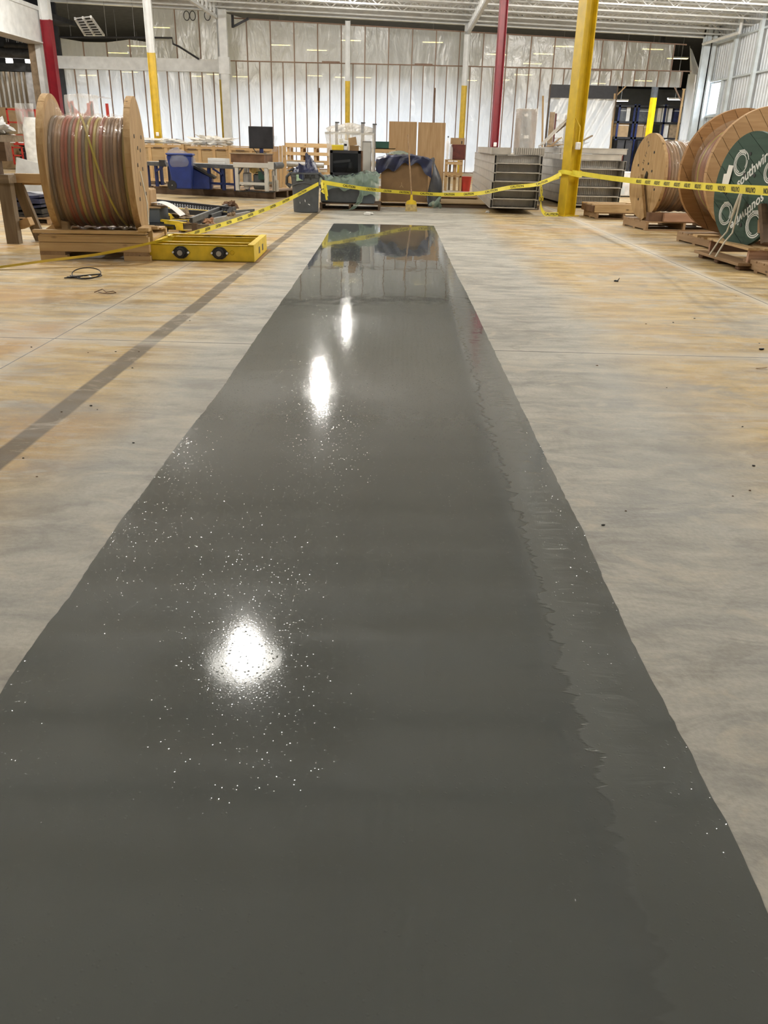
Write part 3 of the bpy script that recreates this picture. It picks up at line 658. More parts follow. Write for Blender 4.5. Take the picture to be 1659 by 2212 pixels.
for (px, py, D), cl in zip(bl, ('left of centre', 'behind the slim centre column', 'right of centre', 'left of the yellow column', 'above the dark doorway', 'above the white beam', 'behind the left yellow column')):
    lamp('strip_lamp', f'yellowish strip lamp glowing through plastic {cl}', V(px, py, D), BACK_W, (1.1, 0.16), 'lamp_lens_warm', (0.90, 0.95, 1.0), 142)
k = 0
for px, py, D, lbx in ((520, 166, 75, 'far lamp seen through plastic near the white post'), (680, 164, 80, 'far lamp seen through plastic left of centre'), (785, 168, 80, 'far lamp glow just right of the slim column'), (1130, 162, 70, 'far lamp glow right of the red column'), (1175, 117, 60, 'far lamp glow left of the black header'), (1150, 138, 66, 'far lamp glow between red and yellow columns'), (1085, 173, 85, 'far lamp glow close to the red column'),
                       (190, 163, 75, 'far lamp glow below the white beam at left'), (280, 156, 75, 'far lamp glow below the white beam at centre'), (425, 165, 80, 'far lamp glow left of the white post'), (1390, 175, 70, 'far lamp glow just above the dark doorway')):
    lamp('strip_lamp', lbx, V(px, py, D), 0, (1.3, 0.2), 'lamp_lens_warm', (1, 1, 1))
for yy in (62, 86):
    for xx in (-18, -6, 6, 18): lamp('strip_lamp', f'ceiling strip lamp of the back room at {"near" if yy < 70 else "far"} row {["first","second","third","fourth"][(xx+18)//12]} from left', (xx, yy, 6.9), BACK_W * 0.35, (1.3, 0.3), 'lamp_lens_warm', (0.84, 0.92, 1.0), 125)

# ================================================================== CABLE REELS
def clip_strip(R, a, b, n=40):          # disc of radius R cut between a < v < b, as (u, v) polygon
    a, b = max(a, -R), min(b, R); pts = []
    ua, ub = math.sqrt(max(R * R - a * a, 0)), math.sqrt(max(R * R - b * b, 0))
    k = 7
    for i in range(k + 1): v = a + (b - a) * i / k; pts.append((math.sqrt(max(R * R - v * v, 0)), v))
    for i in range(k + 1): v = b + (a - b) * i / k; pts.append((-math.sqrt(max(R * R - v * v, 0)), v))
    out = []
    for p_ in pts:
        if not out or (Vector(p_) - Vector(out[-1])).length > 1e-5: out.append(p_)
    if (Vector(out[0]) - Vector(out[-1])).length < 1e-5: out.pop()
    return out
def flange(par, x, R, th, mat, core, npl, ang, holes=(), bolts=True, name='flange', nails=False):
    """wooden flange in the plane x = const: dark core disc with planks as sub-parts"""
    Mx = Matrix(((0, 0, 1, x), (1, 0, 0, 0), (0, 1, 0, R), (0, 0, 0, 1)))        # local (u, v, w) -> (y, z, x)
    Mx = Mx @ Matrix.Rotation(ang, 4, 'Z')
    c = MB(); c.prism([((R - 0.012) * math.cos(2 * PI * k / 48), (R - 0.012) * math.sin(2 * PI * k / 48)) for k in range(48)], th - 0.016, Mx @ Matrix.Translation((0, 0, 0.008)))
    fo = c.build(name, core, par)
    wdt = 2 * R / npl
    for i in range(npl):
        poly = clip_strip(R, -R + i * wdt + 0.003, -R + (i + 1) * wdt - 0.003)
        # orient in a plank-local frame so the grain runs along the plank
        MB().prism(poly, th, Mx).build('plank', mat, fo)
    for (u, v) in holes:
        MB().prism([(u + 0.022 * math.cos(2 * PI * k / 10), v + 0.022 * math.sin(2 * PI * k / 10)) for k in range(10)], th + 0.012, Mx @ Matrix.Translation((0, 0, -0.006))).build('bolt', 'black_steel', fo)
    return fo
def reel(label, loc, rz, R, W, Rc, mats, pl, ang, ncab, cabs, th=0.06, filmmat='stretch_film', tilt=0.03, holes=True, Rd=None, seed=1, diag=False, sag=0.0):
    t = thing('cable_reel', label, 'cable reel', loc, rz, 'wooden reels of plastic wrapped cable')
    hl = [(0.30 * R * math.cos(a_), 0.30 * R * math.sin(a_)) for a_ in [PI / 6 + k * PI / 3 for k in range(6)]] + [(0.62 * R * math.cos(a_), 0.62 * R * math.sin(a_)) for a_ in (0.9, 2.5, 4.1, 5.6)] if holes else ()
    flange(t, -W / 2 - th, R, th, mats[0], 'dark_wood', pl, ang, hl)
    flange(t, W / 2, R, th, mats[1], 'dark_wood', pl, ang + 0.1, hl)
    cr = (W - 0.02) / ncab / 2; rnd = random.Random(seed); cache = {}
    for i in range(ncab):
        cm = cabs[rnd.randrange(len(cabs))] if not isinstance(cabs, str) else cabs
        rr = Rc - cr + rnd.uniform(-0.014, 0.006); key = cm
        if key not in cache:
            mb_ = MB(); n_ = 40
            mb_.tube([(0, math.cos(2 * PI * k / n_) * (Rc - cr), math.sin(2 * PI * k / n_) * (Rc - cr)) for k in range(n_)], cr * 1.12, 7, closed=True); cache[key] = mb_.mesh('cable_turn', cm, True)
        o = link('cable_turn', cache[key], t, (-W / 2 + 0.01 + cr * (2 * i + 1), 0, R - sag)); s_ = rr / (Rc - cr); o.scale = (1, s_, s_); o.rotation_euler = (0, 0, -tilt * (1 if 1 < i < ncab - 2 else 0.2))
    core = MB(); core.lathe([(Rc - 2.2 * cr, -W / 2), (Rc - 2.2 * cr, W / 2)], 40, rotM('Y', PI / 2, (0, 0, R - sag))); core.build('drum', 'cable_brown', t, smooth=True)
    if diag:
        pts = []
        for k in range(15):
            a_ = math.radians(100 - 150 * k / 14); pts.append((-0.12 * W + 0.50 * W * k / 14, -math.cos(a_) * (Rc + 0.012) if False else -(Rc + 0.012) * math.sin(math.radians(10 + 150 * k / 14)), R - sag + (Rc + 0.012) * math.cos(math.radians(10 + 150 * k / 14))))
        MB().tube(pts, cr * 0.7, 8).build('crossing_strand', 'cable_yellow', t, smooth=True)
    if filmmat:
        def fn(u, v):
            a_ = 2 * PI * u; r_ = Rc + 0.022 + 0.010 * math.sin(v * 34 + 3 * math.sin(a_)) + 0.014 * fbm((math.cos(a_) * 3, math.sin(a_) * 3, v * 5 + seed), 2)
            e = min(v, 1 - v); r_ += max(0, 0.05 - e) * 0.9 * (1 + math.cos(a_ * 2 + seed)) * 0.5 + (1.1 * max(0, 0.13 - v) * max(0, math.cos(a_)) if sag else 0)
            return (-W / 2 + 0.003 + (W - 0.006) * v, r_ * math.sin(a_), R - sag + r_ * math.cos(a_))
        MB().grid(fn, 64, 40).build('plastic_wrap', filmmat, t, smooth=True)
    return t
CABS = ['cable_red', 'cable_yellow', 'cable_brown', 'cable_grey', 'cable_tan', 'cable_grey', 'cable_brown', 'cable_red', 'cable_yellow', 'cable_tan', 'cable_pink']

# generic timber pallet: stringers, top boards, bottom boards
def pallet(label, loc, rz, w_, d_, h, nb, mat='pallet_wood', across=True, name='pallet', along='x', bottom=True):
    t = thing(name, label, 'pallet', loc, rz)
    bt = 0.022; z0 = bt if bottom else 0.0
    sm = mat + '_y' if mat in ('pallet_wood', 'pine') else mat
    if along == 'x':      # boards run along x, stringers along y
        for sx in (-w_ / 2, -0.02, w_ / 2 - 0.04): Box(sx, sx + 0.045, -d_ / 2, d_ / 2, z0, h - bt).build('stringer', sm, t)
        bw = d_ / nb
        for i in range(nb): Box(-w_ / 2 - 0.005, w_ / 2 + 0.01, -d_ / 2 + i * bw + 0.012, -d_ / 2 + (i + 1) * bw - 0.012, h - bt, h).build('deck_board', mat, t)
        if bottom:
            for yy in (-d_ / 2, -0.05, d_ / 2 - 0.1): Box(-w_ / 2, w_ / 2, yy, yy + 0.1, 0, bt).build('bottom_board', mat, t)
    else:
        for sy in (-d_ / 2, -0.02, d_ / 2 - 0.04): Box(-w_ / 2, w_ / 2, sy, sy + 0.045, z0, h - bt).build('stringer', mat, t)
        bw = w_ / nb
        for i in range(nb): Box(-w_ / 2 + i * bw + 0.012, -w_ / 2 + (i + 1) * bw - 0.012, -d_ / 2 - 0.005, d_ / 2 + 0.005, h - bt, h).build('deck_board', sm, t)
        if bottom:
            for xx in (-w_ / 2, -0.05, w_ / 2 - 0.1): Box(xx, xx + 0.1, -d_ / 2, d_ / 2, 0, bt).build('bottom_board', sm, t)
    return t

# ---- big left reel on its timber skid
RZ = math.radians(5)
cx_, cy_ = -3.57, 10.28
sk = thing('reel_skid', 'light timber skid under the big left cable reel', 'pallet', (cx_, cy_, 0), RZ)
W2, D2_ = 0.62, 0.6
for sx in (-W2, W2 - 0.30): 
    Box(sx, sx + 0.30, -D2_, -D2_ + 0.10, 0, 0.055).build('foot_block', 'pine', sk); Box(sx, sx + 0.30, D2_ - 0.1, D2_, 0, 0.055).build('foot_block', 'pine', sk)
    Box(sx, sx + 0.28, -D2_, D2_, 0.055, 0.095).build('bottom_board', 'pallet_wood_y', sk)
for sy in (-D2_, D2_ - 0.09): Box(-W2, W2, sy, sy + 0.09, 0.095, 0.195).build('lower_timber', 'pine', sk, bevel=0.004); Box(-W2, W2, sy, sy + 0.09, 0.199, 0.265).build('upper_timber', 'pine', sk, bevel=0.004)
for k in range(3):
    for sy in (-D2_, D2_ - 0.26): Box(-W2 + 0.02, W2 - 0.02, sy + 0.088 * k, sy + 0.08 + 0.088 * k, 0.265, 0.285).build('deck_board', 'pine', sk)
for sx in (-W2 + 0.02, -0.08, W2 - 0.18): Box(sx, sx + 0.16, -D2_ + 0.09, D2_ - 0.09, 0.15, 0.225).build('cross_timber', 'pine_y', sk)
Box(-W2 - 0.04, W2 - 0.02, -D2_ - 0.03, -D2_ + 0.06, 0.297, 0.332).build('front_rail', 'pine', sk)
Box(W2 - 0.10, W2 + 0.02, -D2_ - 0.05, -D2_ + 0.32, 0.332, 0.37).build('side_cleat', 'pine_y', sk); Box(W2 + 0.0, W2 + 0.09, -D2_ + 0.12, -D2_ + 0.2, 0.34, 0.375).build('cleat', 'pine', sk)
Box(W2 - 0.02, W2 + 0.03, -D2_ + 0.1, -D2_ + 0.13, 0.06, 0.33).build('end_strut', 'pine_z', sk)
m_ = MB(); m_.prism([(0, 0), (0.28, 0), (0.28, 0.10), (0.2, 0.12)], 0.12, Matrix.Translation((-W2 + 0.0, -0.25, 0.30)) @ Matrix.Rotation(PI / 2, 4, 'X')); m_.build('chock', 'pine', sk)
reel('large cable reel at left with red and yellow cable under clear wrap', (cx_ - 0.02, cy_, 0.242), math.radians(10), 0.748, 0.84, 0.60, ('reel_ply', 'reel_ply'), 6, 1.35, 22, CABS, 0.07, 'stretch_film', 0.05, True, seed=3, diag=True, sag=0.07)
rp = MB(); q0, q1 = Vector((0.62, -0.1, 1.15)), Vector((0.66, -0.42, 0.36))
rp.tube([Matrix.Rotation(RZ, 3, 'Z') @ q + Vector((cx_, cy_, 0)) for q in (Vector((0.505, -0.15, 0.95)), Vector((0.58, -0.3, 0.62)), Vector((0.60, -0.42, 0.39)))], 0.008, 6)
tag(rp.build('reel_rope', 'rope'), 'white cord running down the right face of the left reel', 'cord')

# ---- right-hand reels
q = V(1396, 378, 15.9)
pl2 = pallet('weathered pallet under the middle cable reel on the right', (4.98, 15.98, 0), math.radians(7), 1.42, 1.1, 0.155, 4)
Box(-0.66, -0.28, -0.5, -0.38, 0.155, 0.30).build('chock', 'rust_brown', pl2, label='dark brown chock block'); Box(-0.40, 0.62, -0.56, -0.47, 0.155, 0.30).build('chock_rail', 'pink_wood', pl2, label='reddish front chock rail')
r2 = reel('medium cable reel with brown sagging turns behind the long pallet wood', (4.93, 16.02, 0.157), math.radians(9), 0.715, 0.98, 0.585, ('reel_ply', 'reel_ply'), 3, 1.1, 16, ['cable_tan', 'cable_brown', 'cable_pink', 'cable_tan', 'cable_grey'], 0.06, 'stretch_film', 0.02, True, seed=9)
m_ = MB(); m_.prism([(-0.05, -0.055), (0.0, -0.09), (0.05, 0.0), (0.0, 0.09), (-0.05, 0.055)], 0.02, Matrix(((0, 0, 1, -0.565), (1, 0, 0, 0), (0, 1, 0, 0.715), (0, 0, 0, 1)))); m_.build('arbor_hole', 'black_plastic', r2, label='dark centre hole')
put_text('2', 0.14, 'print_black', r2, Matrix(((0, 0, -1, -0.552), (-1, 0, 0, 0.10), (0, 1, 0, 1.25), (0, 0, 0, 1))) @ Matrix.Rotation(0.6, 4, 'Z'))
put_text('35  FT', 0.09, 'print_black', r2, Matrix(((0, 0, -1, -0.552), (-1, 0, 0, 0.17), (0, 1, 0, 1.02), (0, 0, 0, 1))) @ Matrix.Rotation(1.1, 4, 'Z'))
m_ = MB(); m_.bar((-0.62, -0.30, 0.02), (-0.62, 0.1, 0.72), 0.05, 0.12, (0, 1, 0)); m_.build('brace_board', 'reel_ply', r2, label='board nailed across the flange')

# tall planked reel, axis almost towards the camera
nf, ffp = V(1655, 364, 12.75), V(1588, 366, 13.65)
ax = (Vector((nf.x, nf.y)) - Vector((ffp.x, ffp.y))); W3 = ax.length; mid = (nf + ffp) / 2; rz3 = math.atan2(ax.y, ax.x) + PI
R3 = 0.885
pl3 = pallet('light pallet under the tallest planked cable reel', (mid.x, mid.y, 0), rz3 - PI / 2 + PI, 1.35, 1.25, 0.14, 6)
Box(-0.9, -0.2, -0.72, -0.62, 0.0, 0.14).build('side_timber', 'pine', pl3); Box(-0.88, -0.1, -0.6, -0.3, 0.14, 0.17).build('deck_plank', 'pine', pl3)
reel('tallest planked cable reel standing behind the green reel', (mid.x, mid.y, 0.142), rz3, R3, W3 - 0.1, 0.68, ('reel_plank', 'reel_brown'), 9, 0.9, 12, ['cable_yellow', 'cable_pink', 'cable_tan', 'cable_pink'], 0.075, 'stretch_film', 0.01, False, seed=5)

# green reel
pg = thing('reel_skid', 'raw timber pallet with pale top boards under the green reel', 'pallet', (4.72, 10.95, 0), math.radians(4))
for sy in (-0.62, 0.0, 0.5): Box(-0.66, -0.42, sy, sy + 0.12, 0.0, 0.055).build('foot_block', 'rust_brown', pg, bevel=0.012); Box(0.5, 0.75, sy, sy + 0.12, 0.0, 0.055).build('foot_block', 'rust_brown', pg, bevel=0.012)
Box(-0.70, -0.55, -0.66, 0.68, 0.055, 0.09).build('bottom_board', 'pallet_wood_y', pg); Box(-0.55, -0.42, -0.66, 0.68, 0.055, 0.085).build('bottom_board', 'pallet_wood_y', pg); Box(0.4, 0.8, -0.66, 0.68, 0.055, 0.09).build('bottom_board', 'pallet_wood_y', pg)
for sy in (-0.60, 0.52): Box(-0.56, 0.8, sy, sy + 0.05, 0.09, 0.235).build('stringer', 'pink_wood', pg)
for k, sx in enumerate((-0.60, -0.40, 0.34, 0.56)): Box(sx, sx + 0.14, -0.64, 0.70, 0.235, 0.262).build('deck_board', 'pine_y', pg)
Box(-0.3, 0.8, -0.74, -0.64, 0.235, 0.262).build('deck_board', 'pine', pg); Box(-0.74, -0.44, 0.56, 0.72, 0.262, 0.29).build('deck_board', 'pine', pg)
RG = 0.66
rg_ = reel('dark green painted reel with white lettering and tied rope', (4.70, 10.98, 0.225), math.radians(14), RG, 0.84, 0.52, ('green_wood', 'green_wood'), 7, 0.55, 8, ['cable_brown', 'cable_tan'], 0.055, None, 0.01, True, seed=8)
XF = -0.42 - 0.055 - 0.0025
def face(u, v, rot=0.0): return Matrix(((0, 0, -1, XF), (-1, 0, 0, -u), (0, 1, 0, RG + v), (0, 0, 0, 1))) @ Matrix.Rotation(rot, 4, 'Z')
put_text('southwire', 0.165, 'print_white', rg_, face(0.06, 0.24, 0.62), 0.25, 0.004); put_text('southwire', 0.165, 'print_white', rg_, face(0.10, -0.25, 0.62 + PI), 0.25, 0.004)
for (u, v, rr) in ((-0.20, 0.30, 0.15), (0.28, -0.38, 0.16), (-0.33, -0.30, 0.14), (0.40, 0.22, 0.13)):
    M_ = face(u, v); em = None
    for k, (ra, rb_, a0, a1) in enumerate(((rr, rr * 0.9, 0.3, 5.6), (rr * 0.84, rr * 0.76, 1.0, 6.6), (rr * 0.70, rr * 0.63, -0.5, 4.6))):
        n_ = 22; mb = MB(); vs = []
        for i in range(n_ + 1):
            a_ = a0 + (a1 - a0) * i / n_; vs += [M_ @ Vector((ra * math.cos(a_), ra * math.sin(a_), 0)), M_ @ Vector((rb_ * math.cos(a_), rb_ * math.sin(a_), 0))]
        mb.add(vs, [(2 * i, 2 * i + 1, 2 * i + 3, 2 * i + 2) for i in range(n_)]); mb.build('emblem_ring', 'print_white', rg_)
    mb = MB(); mb.add([M_ @ Vector((x_ * rr, y_ * rr, 0)) for x_, y_ in ((-0.6, 0.95), (0.1, 1.05), (0.55, 0.8), (0.0, 0.72))], [(0, 1, 2, 3)]); mb.build('emblem_tail', 'print_white', rg_)
for u, v, w2, h2, r_ in ((-0.46, 0.06, 0.045, 0.11, 0.1), (-0.40, 0.14, 0.05, 0.13, -0.05)):
    M_ = face(u, v, r_); MB().add([M_ @ Vector((x_ * w2, y_ * h2, 0.002 + 0.02 * (y_ < 0))) for x_, y_ in ((-1, -1), (1, -1), (1, 1), (-1, 1))], [(0, 1, 2, 3)]).build('paper_tag', 'paper', rg_, label='curling white paper tag')
M_ = face(0.42, -0.36, 0.2); MB().prism([(-0.05, -0.1), (0.03, -0.11), (0.06, 0.06), (0.0, 0.11), (-0.06, 0.05)], 0.01, M_).build('tape_patch', 'cable_tan', rg_, label='tan tape patch')
m_ = MB(); m_.bar((XF - 0.035, -0.62, 0.10), (XF - 0.03, -0.42, 0.52), 0.06, 0.10, (1, 0, 0)); m_.build('brace_board', 'dark_wood', rg_, label='brown board against the flange')
rt = thing('tie_rope', 'pair of pale ropes tying the green reel to its pallet', 'rope', (4.13, 10.84, 0.09))
MB().tube([(0.045, -0.02, 0.79), (-0.02, 0.06, 0.30), (-0.08, 0.10, 0.19), (-0.16, 0.13, 0.005)], 0.011, 7).build('rope_strand', 'rope', rt, smooth=True); MB().tube([(0.045, -0.03, 0.79), (-0.01, -0.10, 0.30), (-0.08, -0.09, 0.19), (-0.15, -0.06, 0.005)], 0.011, 7).build('rope_strand', 'rope', rt, smooth=True)
MB().tube([(0.04, -0.025, 0.80), (0.01, 0.0, 0.60), (-0.01, 0.02, 0.46)], [0.02, 0.026, 0.014], 8).build('knot', 'rope', rt, smooth=True)
q = G(1652, 598); m_ = pallet('corner of a weathered pallet at the right edge of the photo', (q.x + 0.62, q.y + 0.35, 0), 0.03, 1.2, 0.8, 0.13, 4)

# ---- pallets and loose timber between the yellow column and the reels
q = G(1290, 474)
p1 = pallet('low pallet lying by the yellow column', (q.x + 0.52, q.y + 0.55, 0), math.radians(5), 1.15, 0.9, 0.13, 5)
p1b = thing('open_crate', 'open timber frame stacked on the low pallet by the column', 'frame', (q.x + 0.52, q.y + 0.58, 0.13), math.radians(5))
Box(-0.62, 0.75, -0.48, -0.43, 0, 0.13).build('front_rail', 'pine', p1b); Box(-0.62, 0.75, 0.42, 0.47, 0, 0.13).build('back_rail', 'pine', p1b); Box(-0.64, -0.56, -0.43, 0.42, 0.0, 0.12).build('end_rail', 'rust_brown', p1b)
for k in range(3): Box(-0.66, 0.78, -0.46 + 0.35 * k, -0.34 + 0.35 * k, 0.13, 0.155).build('top_board', 'pine', p1b)
Box(0.1, 0.8, -0.3, -0.2, 0.156, 0.18).build('top_board', 'pine', p1b)

# ================================================================== YELLOW BASE FRAME
q = (G(318, 562) + G(550, 567)) / 2
yf = thing('base_frame', 'yellow steel base frame with four flange bearings lying on the floor', 'steel frame', (q.x - 0.0, q.y, 0), math.radians(2.0))
W_, DD, HH = 0.615, 1.22, 0.185; YB = DD
def chan(y0, sgn, nm):      # C-channel along x, web at y0
    m_ = MB(); m_.box(-W_, W_, y0, y0 + 0.012 * sgn, 0.0, HH) if sgn > 0 else m_.box(-W_, W_, y0 - 0.012, y0, 0.0, HH)
    ya, yb = sorted((y0, y0 + 0.06 * sgn)); m_.box(-W_, W_, ya, yb, HH - 0.012, HH); m_.box(-W_, W_, ya, yb, 0.0, 0.012); return m_.build(nm, 'bright_yellow', yf)
chan(0, 1, 'front_channel'); chan(DD, -1, 'back_channel'); chan(0.34, -1, 'inner_channel'); chan(DD - 0.36, 1, 'inner_channel')
Box(-W_ - 0.012, -W_, 0, DD, 0, HH).build('end_plate', 'bright_yellow', yf); Box(-W_ - 0.012, -W_ + 0.05, 0, DD, HH - 0.012, HH).build('end_flange', 'bright_yellow', yf)
Box(W_, W_ + 0.012, 0, DD, 0, HH).build('end_plate', 'bright_yellow', yf); Box(W_ - 0.06, W_ + 0.012, 0, DD, HH, HH + 0.01).build('end_flange', 'bright_yellow', yf)
for yy in (0.42, 0.74): Box(W_ + 0.012, W_ + 0.014, yy, yy + 0.11, 0.05, 0.125).build('slot', 'black_plastic', yf, label='dark rectangular slot')
Box(-W_ + 0.0, W_ + 0.06, -0.02, DD + 0.1, 0.0, 0.004).build('plywood_sheet', 'cardboard', yf, label='thin brown sheet under the frame')
def bearing(x, y, s):
    Mb = Matrix(((1, 0, 0, x), (0, 0, s, y), (0, 1, 0, 0.098), (0, 0, 0, 1)))
    pts = [(0.105, 0.0), (0.06, 0.052), (0.03, 0.068), (-0.03, 0.068), (-0.06, 0.052), (-0.105, 0), (-0.06, -0.052), (-0.03, -0.068), (0.03, -0.068), (0.06, -0.052)]
    pb = MB().prism(pts, 0.018, Mb).build('flange_bearing', 'black_steel', yf, label='black diamond flange bearing')
    MB().lathe([(0.055, 0), (0.052, 0.045), (0.03, 0.05)], 20, Mb @ Matrix.Translation((0, 0, 0.018))).build('bearing_boss', 'black_steel', pb, smooth=True)
    MB().lathe([(0.03, 0), (0.03, 0.058)], 16, Mb @ Matrix.Translation((0, 0, 0.018))).build('shaft_end', 'steel', pb)
    for sx in (-0.088, 0.088): MB().lathe([(0.012, 0), (0.012, 0.018)], 8, Mb @ Matrix.Translation((sx, 0, 0.018))).build('bolt_head', 'bright_white', pb)
bearing(-0.225, 0.0, -1); bearing(0.225, 0.0, -1); bearing(-0.14, DD - 0.012, -1); bearing(0.27, DD - 0.012, -1)
Mb = Matrix(((1, 0, 0, 0.37), (0, 0, -1, 0), (0, 1, 0, 0.105), (0, 0, 0, 1))); MB().lathe([(0.026, 0), (0.022, 0.008)], 14, Mb).build('plug', 'yellow_paint', yf)
for k in (-1, 1): Box(-W_ + 0.01, W_ - 0.01, 0.60 + 0.02 * k, 0.63 + 0.02 * k, 0.02, 0.05).build('tie_rod', 'dark_grey_metal', yf)

# ================================================================== GREY BIN BY THE CENTRE
def text_on_cyl(body, size, mat, par, R, z, ang, bold=0.0):
    me = text_mesh(body, size, mat, 0, bold)
    for v_ in me.vertices:
        a_ = ang + v_.co.x / R; zz_ = z + v_.co.y; v_.co = Vector((R * math.sin(a_), -R * math.cos(a_), zz_))
    return link('lettering', me, par)
q = G(658, 460); q.y += 0.27
cn = thing('waste_bin', 'round charcoal grey waste bin with a blue bag on top', 'bin', (q.x, q.y, 0))
zr = V(658, 372, q.y).z
MB().lathe([(0.235, 0.0), (0.25, 0.012), (0.262, 0.3), (0.278, zr * 0.72), (0.285, zr - 0.10), (0.300, zr - 0.095), (0.304, zr - 0.03), (0.318, zr - 0.028), (0.318, zr), (0.295, zr), (0.28, zr - 0.2), (0.24, 0.05)], 40, caps=False).build('bin_body', 'grey_plastic', cn, smooth=True)
MB().lathe([(0.24, 0.02), (0.24, 0.03)], 24).build('bin_floor', 'grey_plastic', cn)
for s in (-1, 1):
    MB().tube([(0.29 * s, -0.09, zr - 0.02), (0.37 * s, -0.06, zr - 0.09), (0.385 * s, 0, zr - 0.22), (0.30 * s, 0.02, zr - 0.27)], [0.03, 0.028, 0.03, 0.05], 8).build('handle', 'grey_plastic', cn, smooth=True)
MB().tube([(0.284 * math.sin(a_), -0.284 * math.cos(a_), zr * 0.70 + 0.035 * math.cos(a_ * 2.2)) for a_ in [-1.0 + 2.0 * k / 14 for k in range(15)]], 0.012, 6).build('moulded_rib', 'grey_plastic', cn, smooth=True)
text_on_cyl('BRUTE', 0.075, 'print_black', cn, 0.307, zr - 0.068, 0.42, 0.003); text_on_cyl('44', 0.04, 'print_black', cn, 0.299, zr - 0.118, 0.45, 0.002)
nb = MB(); nb.grid(lambda u, v: (0.309 * math.sin(-0.52 + 0.46 * u), -0.309 * math.cos(-0.52 + 0.46 * u), zr - 0.155 + 0.115 * v + 0.012 * u), 6, 3); nb.build('paper_note', 'note_green', cn, label='pale green paper note')
for a_, zz_, w2, h2 in ((-0.35, 0.2, 0.012, 0.022), (0.05, 0.24, 0.016, 0.03), (0.35, 0.17, 0.05, 0.012)):
    nb = MB(); nb.grid(lambda u, v: (0.263 * math.sin(a_ + w2 * 3 * (u - .5)), -0.263 * math.cos(a_ + w2 * 3 * (u - .5)), zz_ + h2 * (v - .5) * 1.4 - 0.02 * u), 2, 1); nb.build('paint_splash', 'bright_white', cn)
bg = thing('bin_bag', 'crumpled dark blue plastic bag heaped in the grey bin', 'bag', (q.x, q.y, zr - 0.12))
def bagfn(u, v):
    th_, r_ = 2 * PI * u, v; x_, y_ = 0.275 * r_ * math.cos(th_), 0.275 * r_ * math.sin(th_)
    h = 0.11 + (1 - r_ ** 1.6) * 0.22 * (0.45 + 1.0 * max(0, math.cos(th_ - 0.3))) + 0.10 * abs(fbm((x_ * 7 + 3, y_ * 7, 1.3), 3)) + 0.03 * math.exp(-((x_ - 0.08) ** 2 + y_ ** 2) * 40)
    return (x_, y_, h if r_ < 0.97 else 0.06)
MB().grid(bagfn, 36, 16).build('bag_heap', 'navy_tarp', bg, smooth=False)
m_ = MB(); m_.grid(lambda u, v: (-0.36 + 0.2 * u + 0.03 * v, -0.05 + 0.2 * v, 0.135 + 0.05 * u * (1 + fbm((u * 4, v * 4, 2), 2)) + 0.02 * math.sin(7 * v)), 8, 6); m_.build('bag_flap', 'dark_tarp', bg)
m_ = MB(); m_.grid(lambda u, v: (-0.10 + 0.10 * u, -0.30 - 0.012 * math.sin(3 * u), 0.02 + (0.28 - 0.06 * u) * v - 0.05 * (1 - v) * u), 5, 6); m_.build('bag_flap', 'navy_tarp', bg)

# ================================================================== COVERED MACHINE ON PALLET (CENTRE)
D0 = 18.35; xa, xb = V(690, 440, D0).x, V(820, 440, D0).x; xm = (xa + xb) / 2
pallet('brown pallet under the tarp covered machine', (xm, D0 + 0.55, 0), 0.01, xb - xa, 1.05, 0.14, 5, 'dark_wood', along='x')
mc = thing('covered_machine', 'grey machine half covered by greenish plastic sheeting', 'machine', (xm, D0 + 0.55, 0.14))
hw_ = (xb - xa) / 2; zt = V(750, 392, D0).z - 0.14
Box(-hw_ + 0.03, hw_ - 0.22, -0.46, 0.4, 0.0, zt).build('machine_body', 'grey_plastic', mc, bevel=0.02); Box(-hw_ + 0.02, -hw_ + 0.2, -0.5, -0.4, 0.02, zt * 0.6).build('side_box', 'slate_box', mc, bevel=0.01)
Box(hw_ - 0.40, hw_ - 0.12, -0.50, 0.3, 0.0, zt * 0.8).build('control_box', 'slate_box', mc, bevel=0.01)
for k in range(2): MB().tube([(hw_ - 0.34 + 0.09 * k, -0.51, zt * 0.72), (hw_ - 0.34 + 0.09 * k, -0.53, zt * 0.62), (hw_ - 0.33 + 0.09 * k, -0.51, zt * 0.45)], [0.03, 0.034, 0.026], 8).build('hose_fitting', 'black_steel', mc, smooth=True); 
Box(hw_ - 0.36, hw_ - 0.18, -0.515, -0.505, zt * 0.55, zt * 0.58).build('fitting_clip', 'bright_white', mc)
def sheetfn(u, v):
    x_ = -hw_ - 0.02 + (2 * hw_ + 0.0) * u; s = v * 1.55
    if s < 0.95: y_, z_ = 0.45 - 0.97 * s / 0.95, zt + 0.05 + 0.08 * abs(fbm((x_ * 4, s * 4, 0.4), 3)) + 0.10 * math.exp(-((x_ - hw_ + 0.3) ** 2) * 14)
    else:
        k = (s - 0.95) / 0.6; drop = 0.20 + 0.16 * abs(fbm((x_ * 2.5, 2.2, 0), 2)) + 0.10 * (u > 0.72) ; y_, z_ = -0.52 - 0.05 * abs(math.sin(x_ * 11 + k)) - 0.02 * k, zt + 0.06 - drop * k + 0.03 * math.sin(x_ * 17)
    return (x_, y_, z_)
MB().grid(sheetfn, 48, 22).build('plastic_cover', 'green_film', mc, smooth=True, label='greenish translucent sheet'); 
def sheetfn2(u, v):
    x_, y_, z_ = sheetfn(u, v * 0.68); return (x_ * 0.96, y_ * 0.97, z_ - 0.012 + 0.03 * abs(fbm((x_ * 9, y_ * 9, 3), 2)))
MB().grid(sheetfn2, 40, 14).build('cloth_cover', 'dark_tarp', mc, smooth=True, label='dark folded cloth under the sheet')
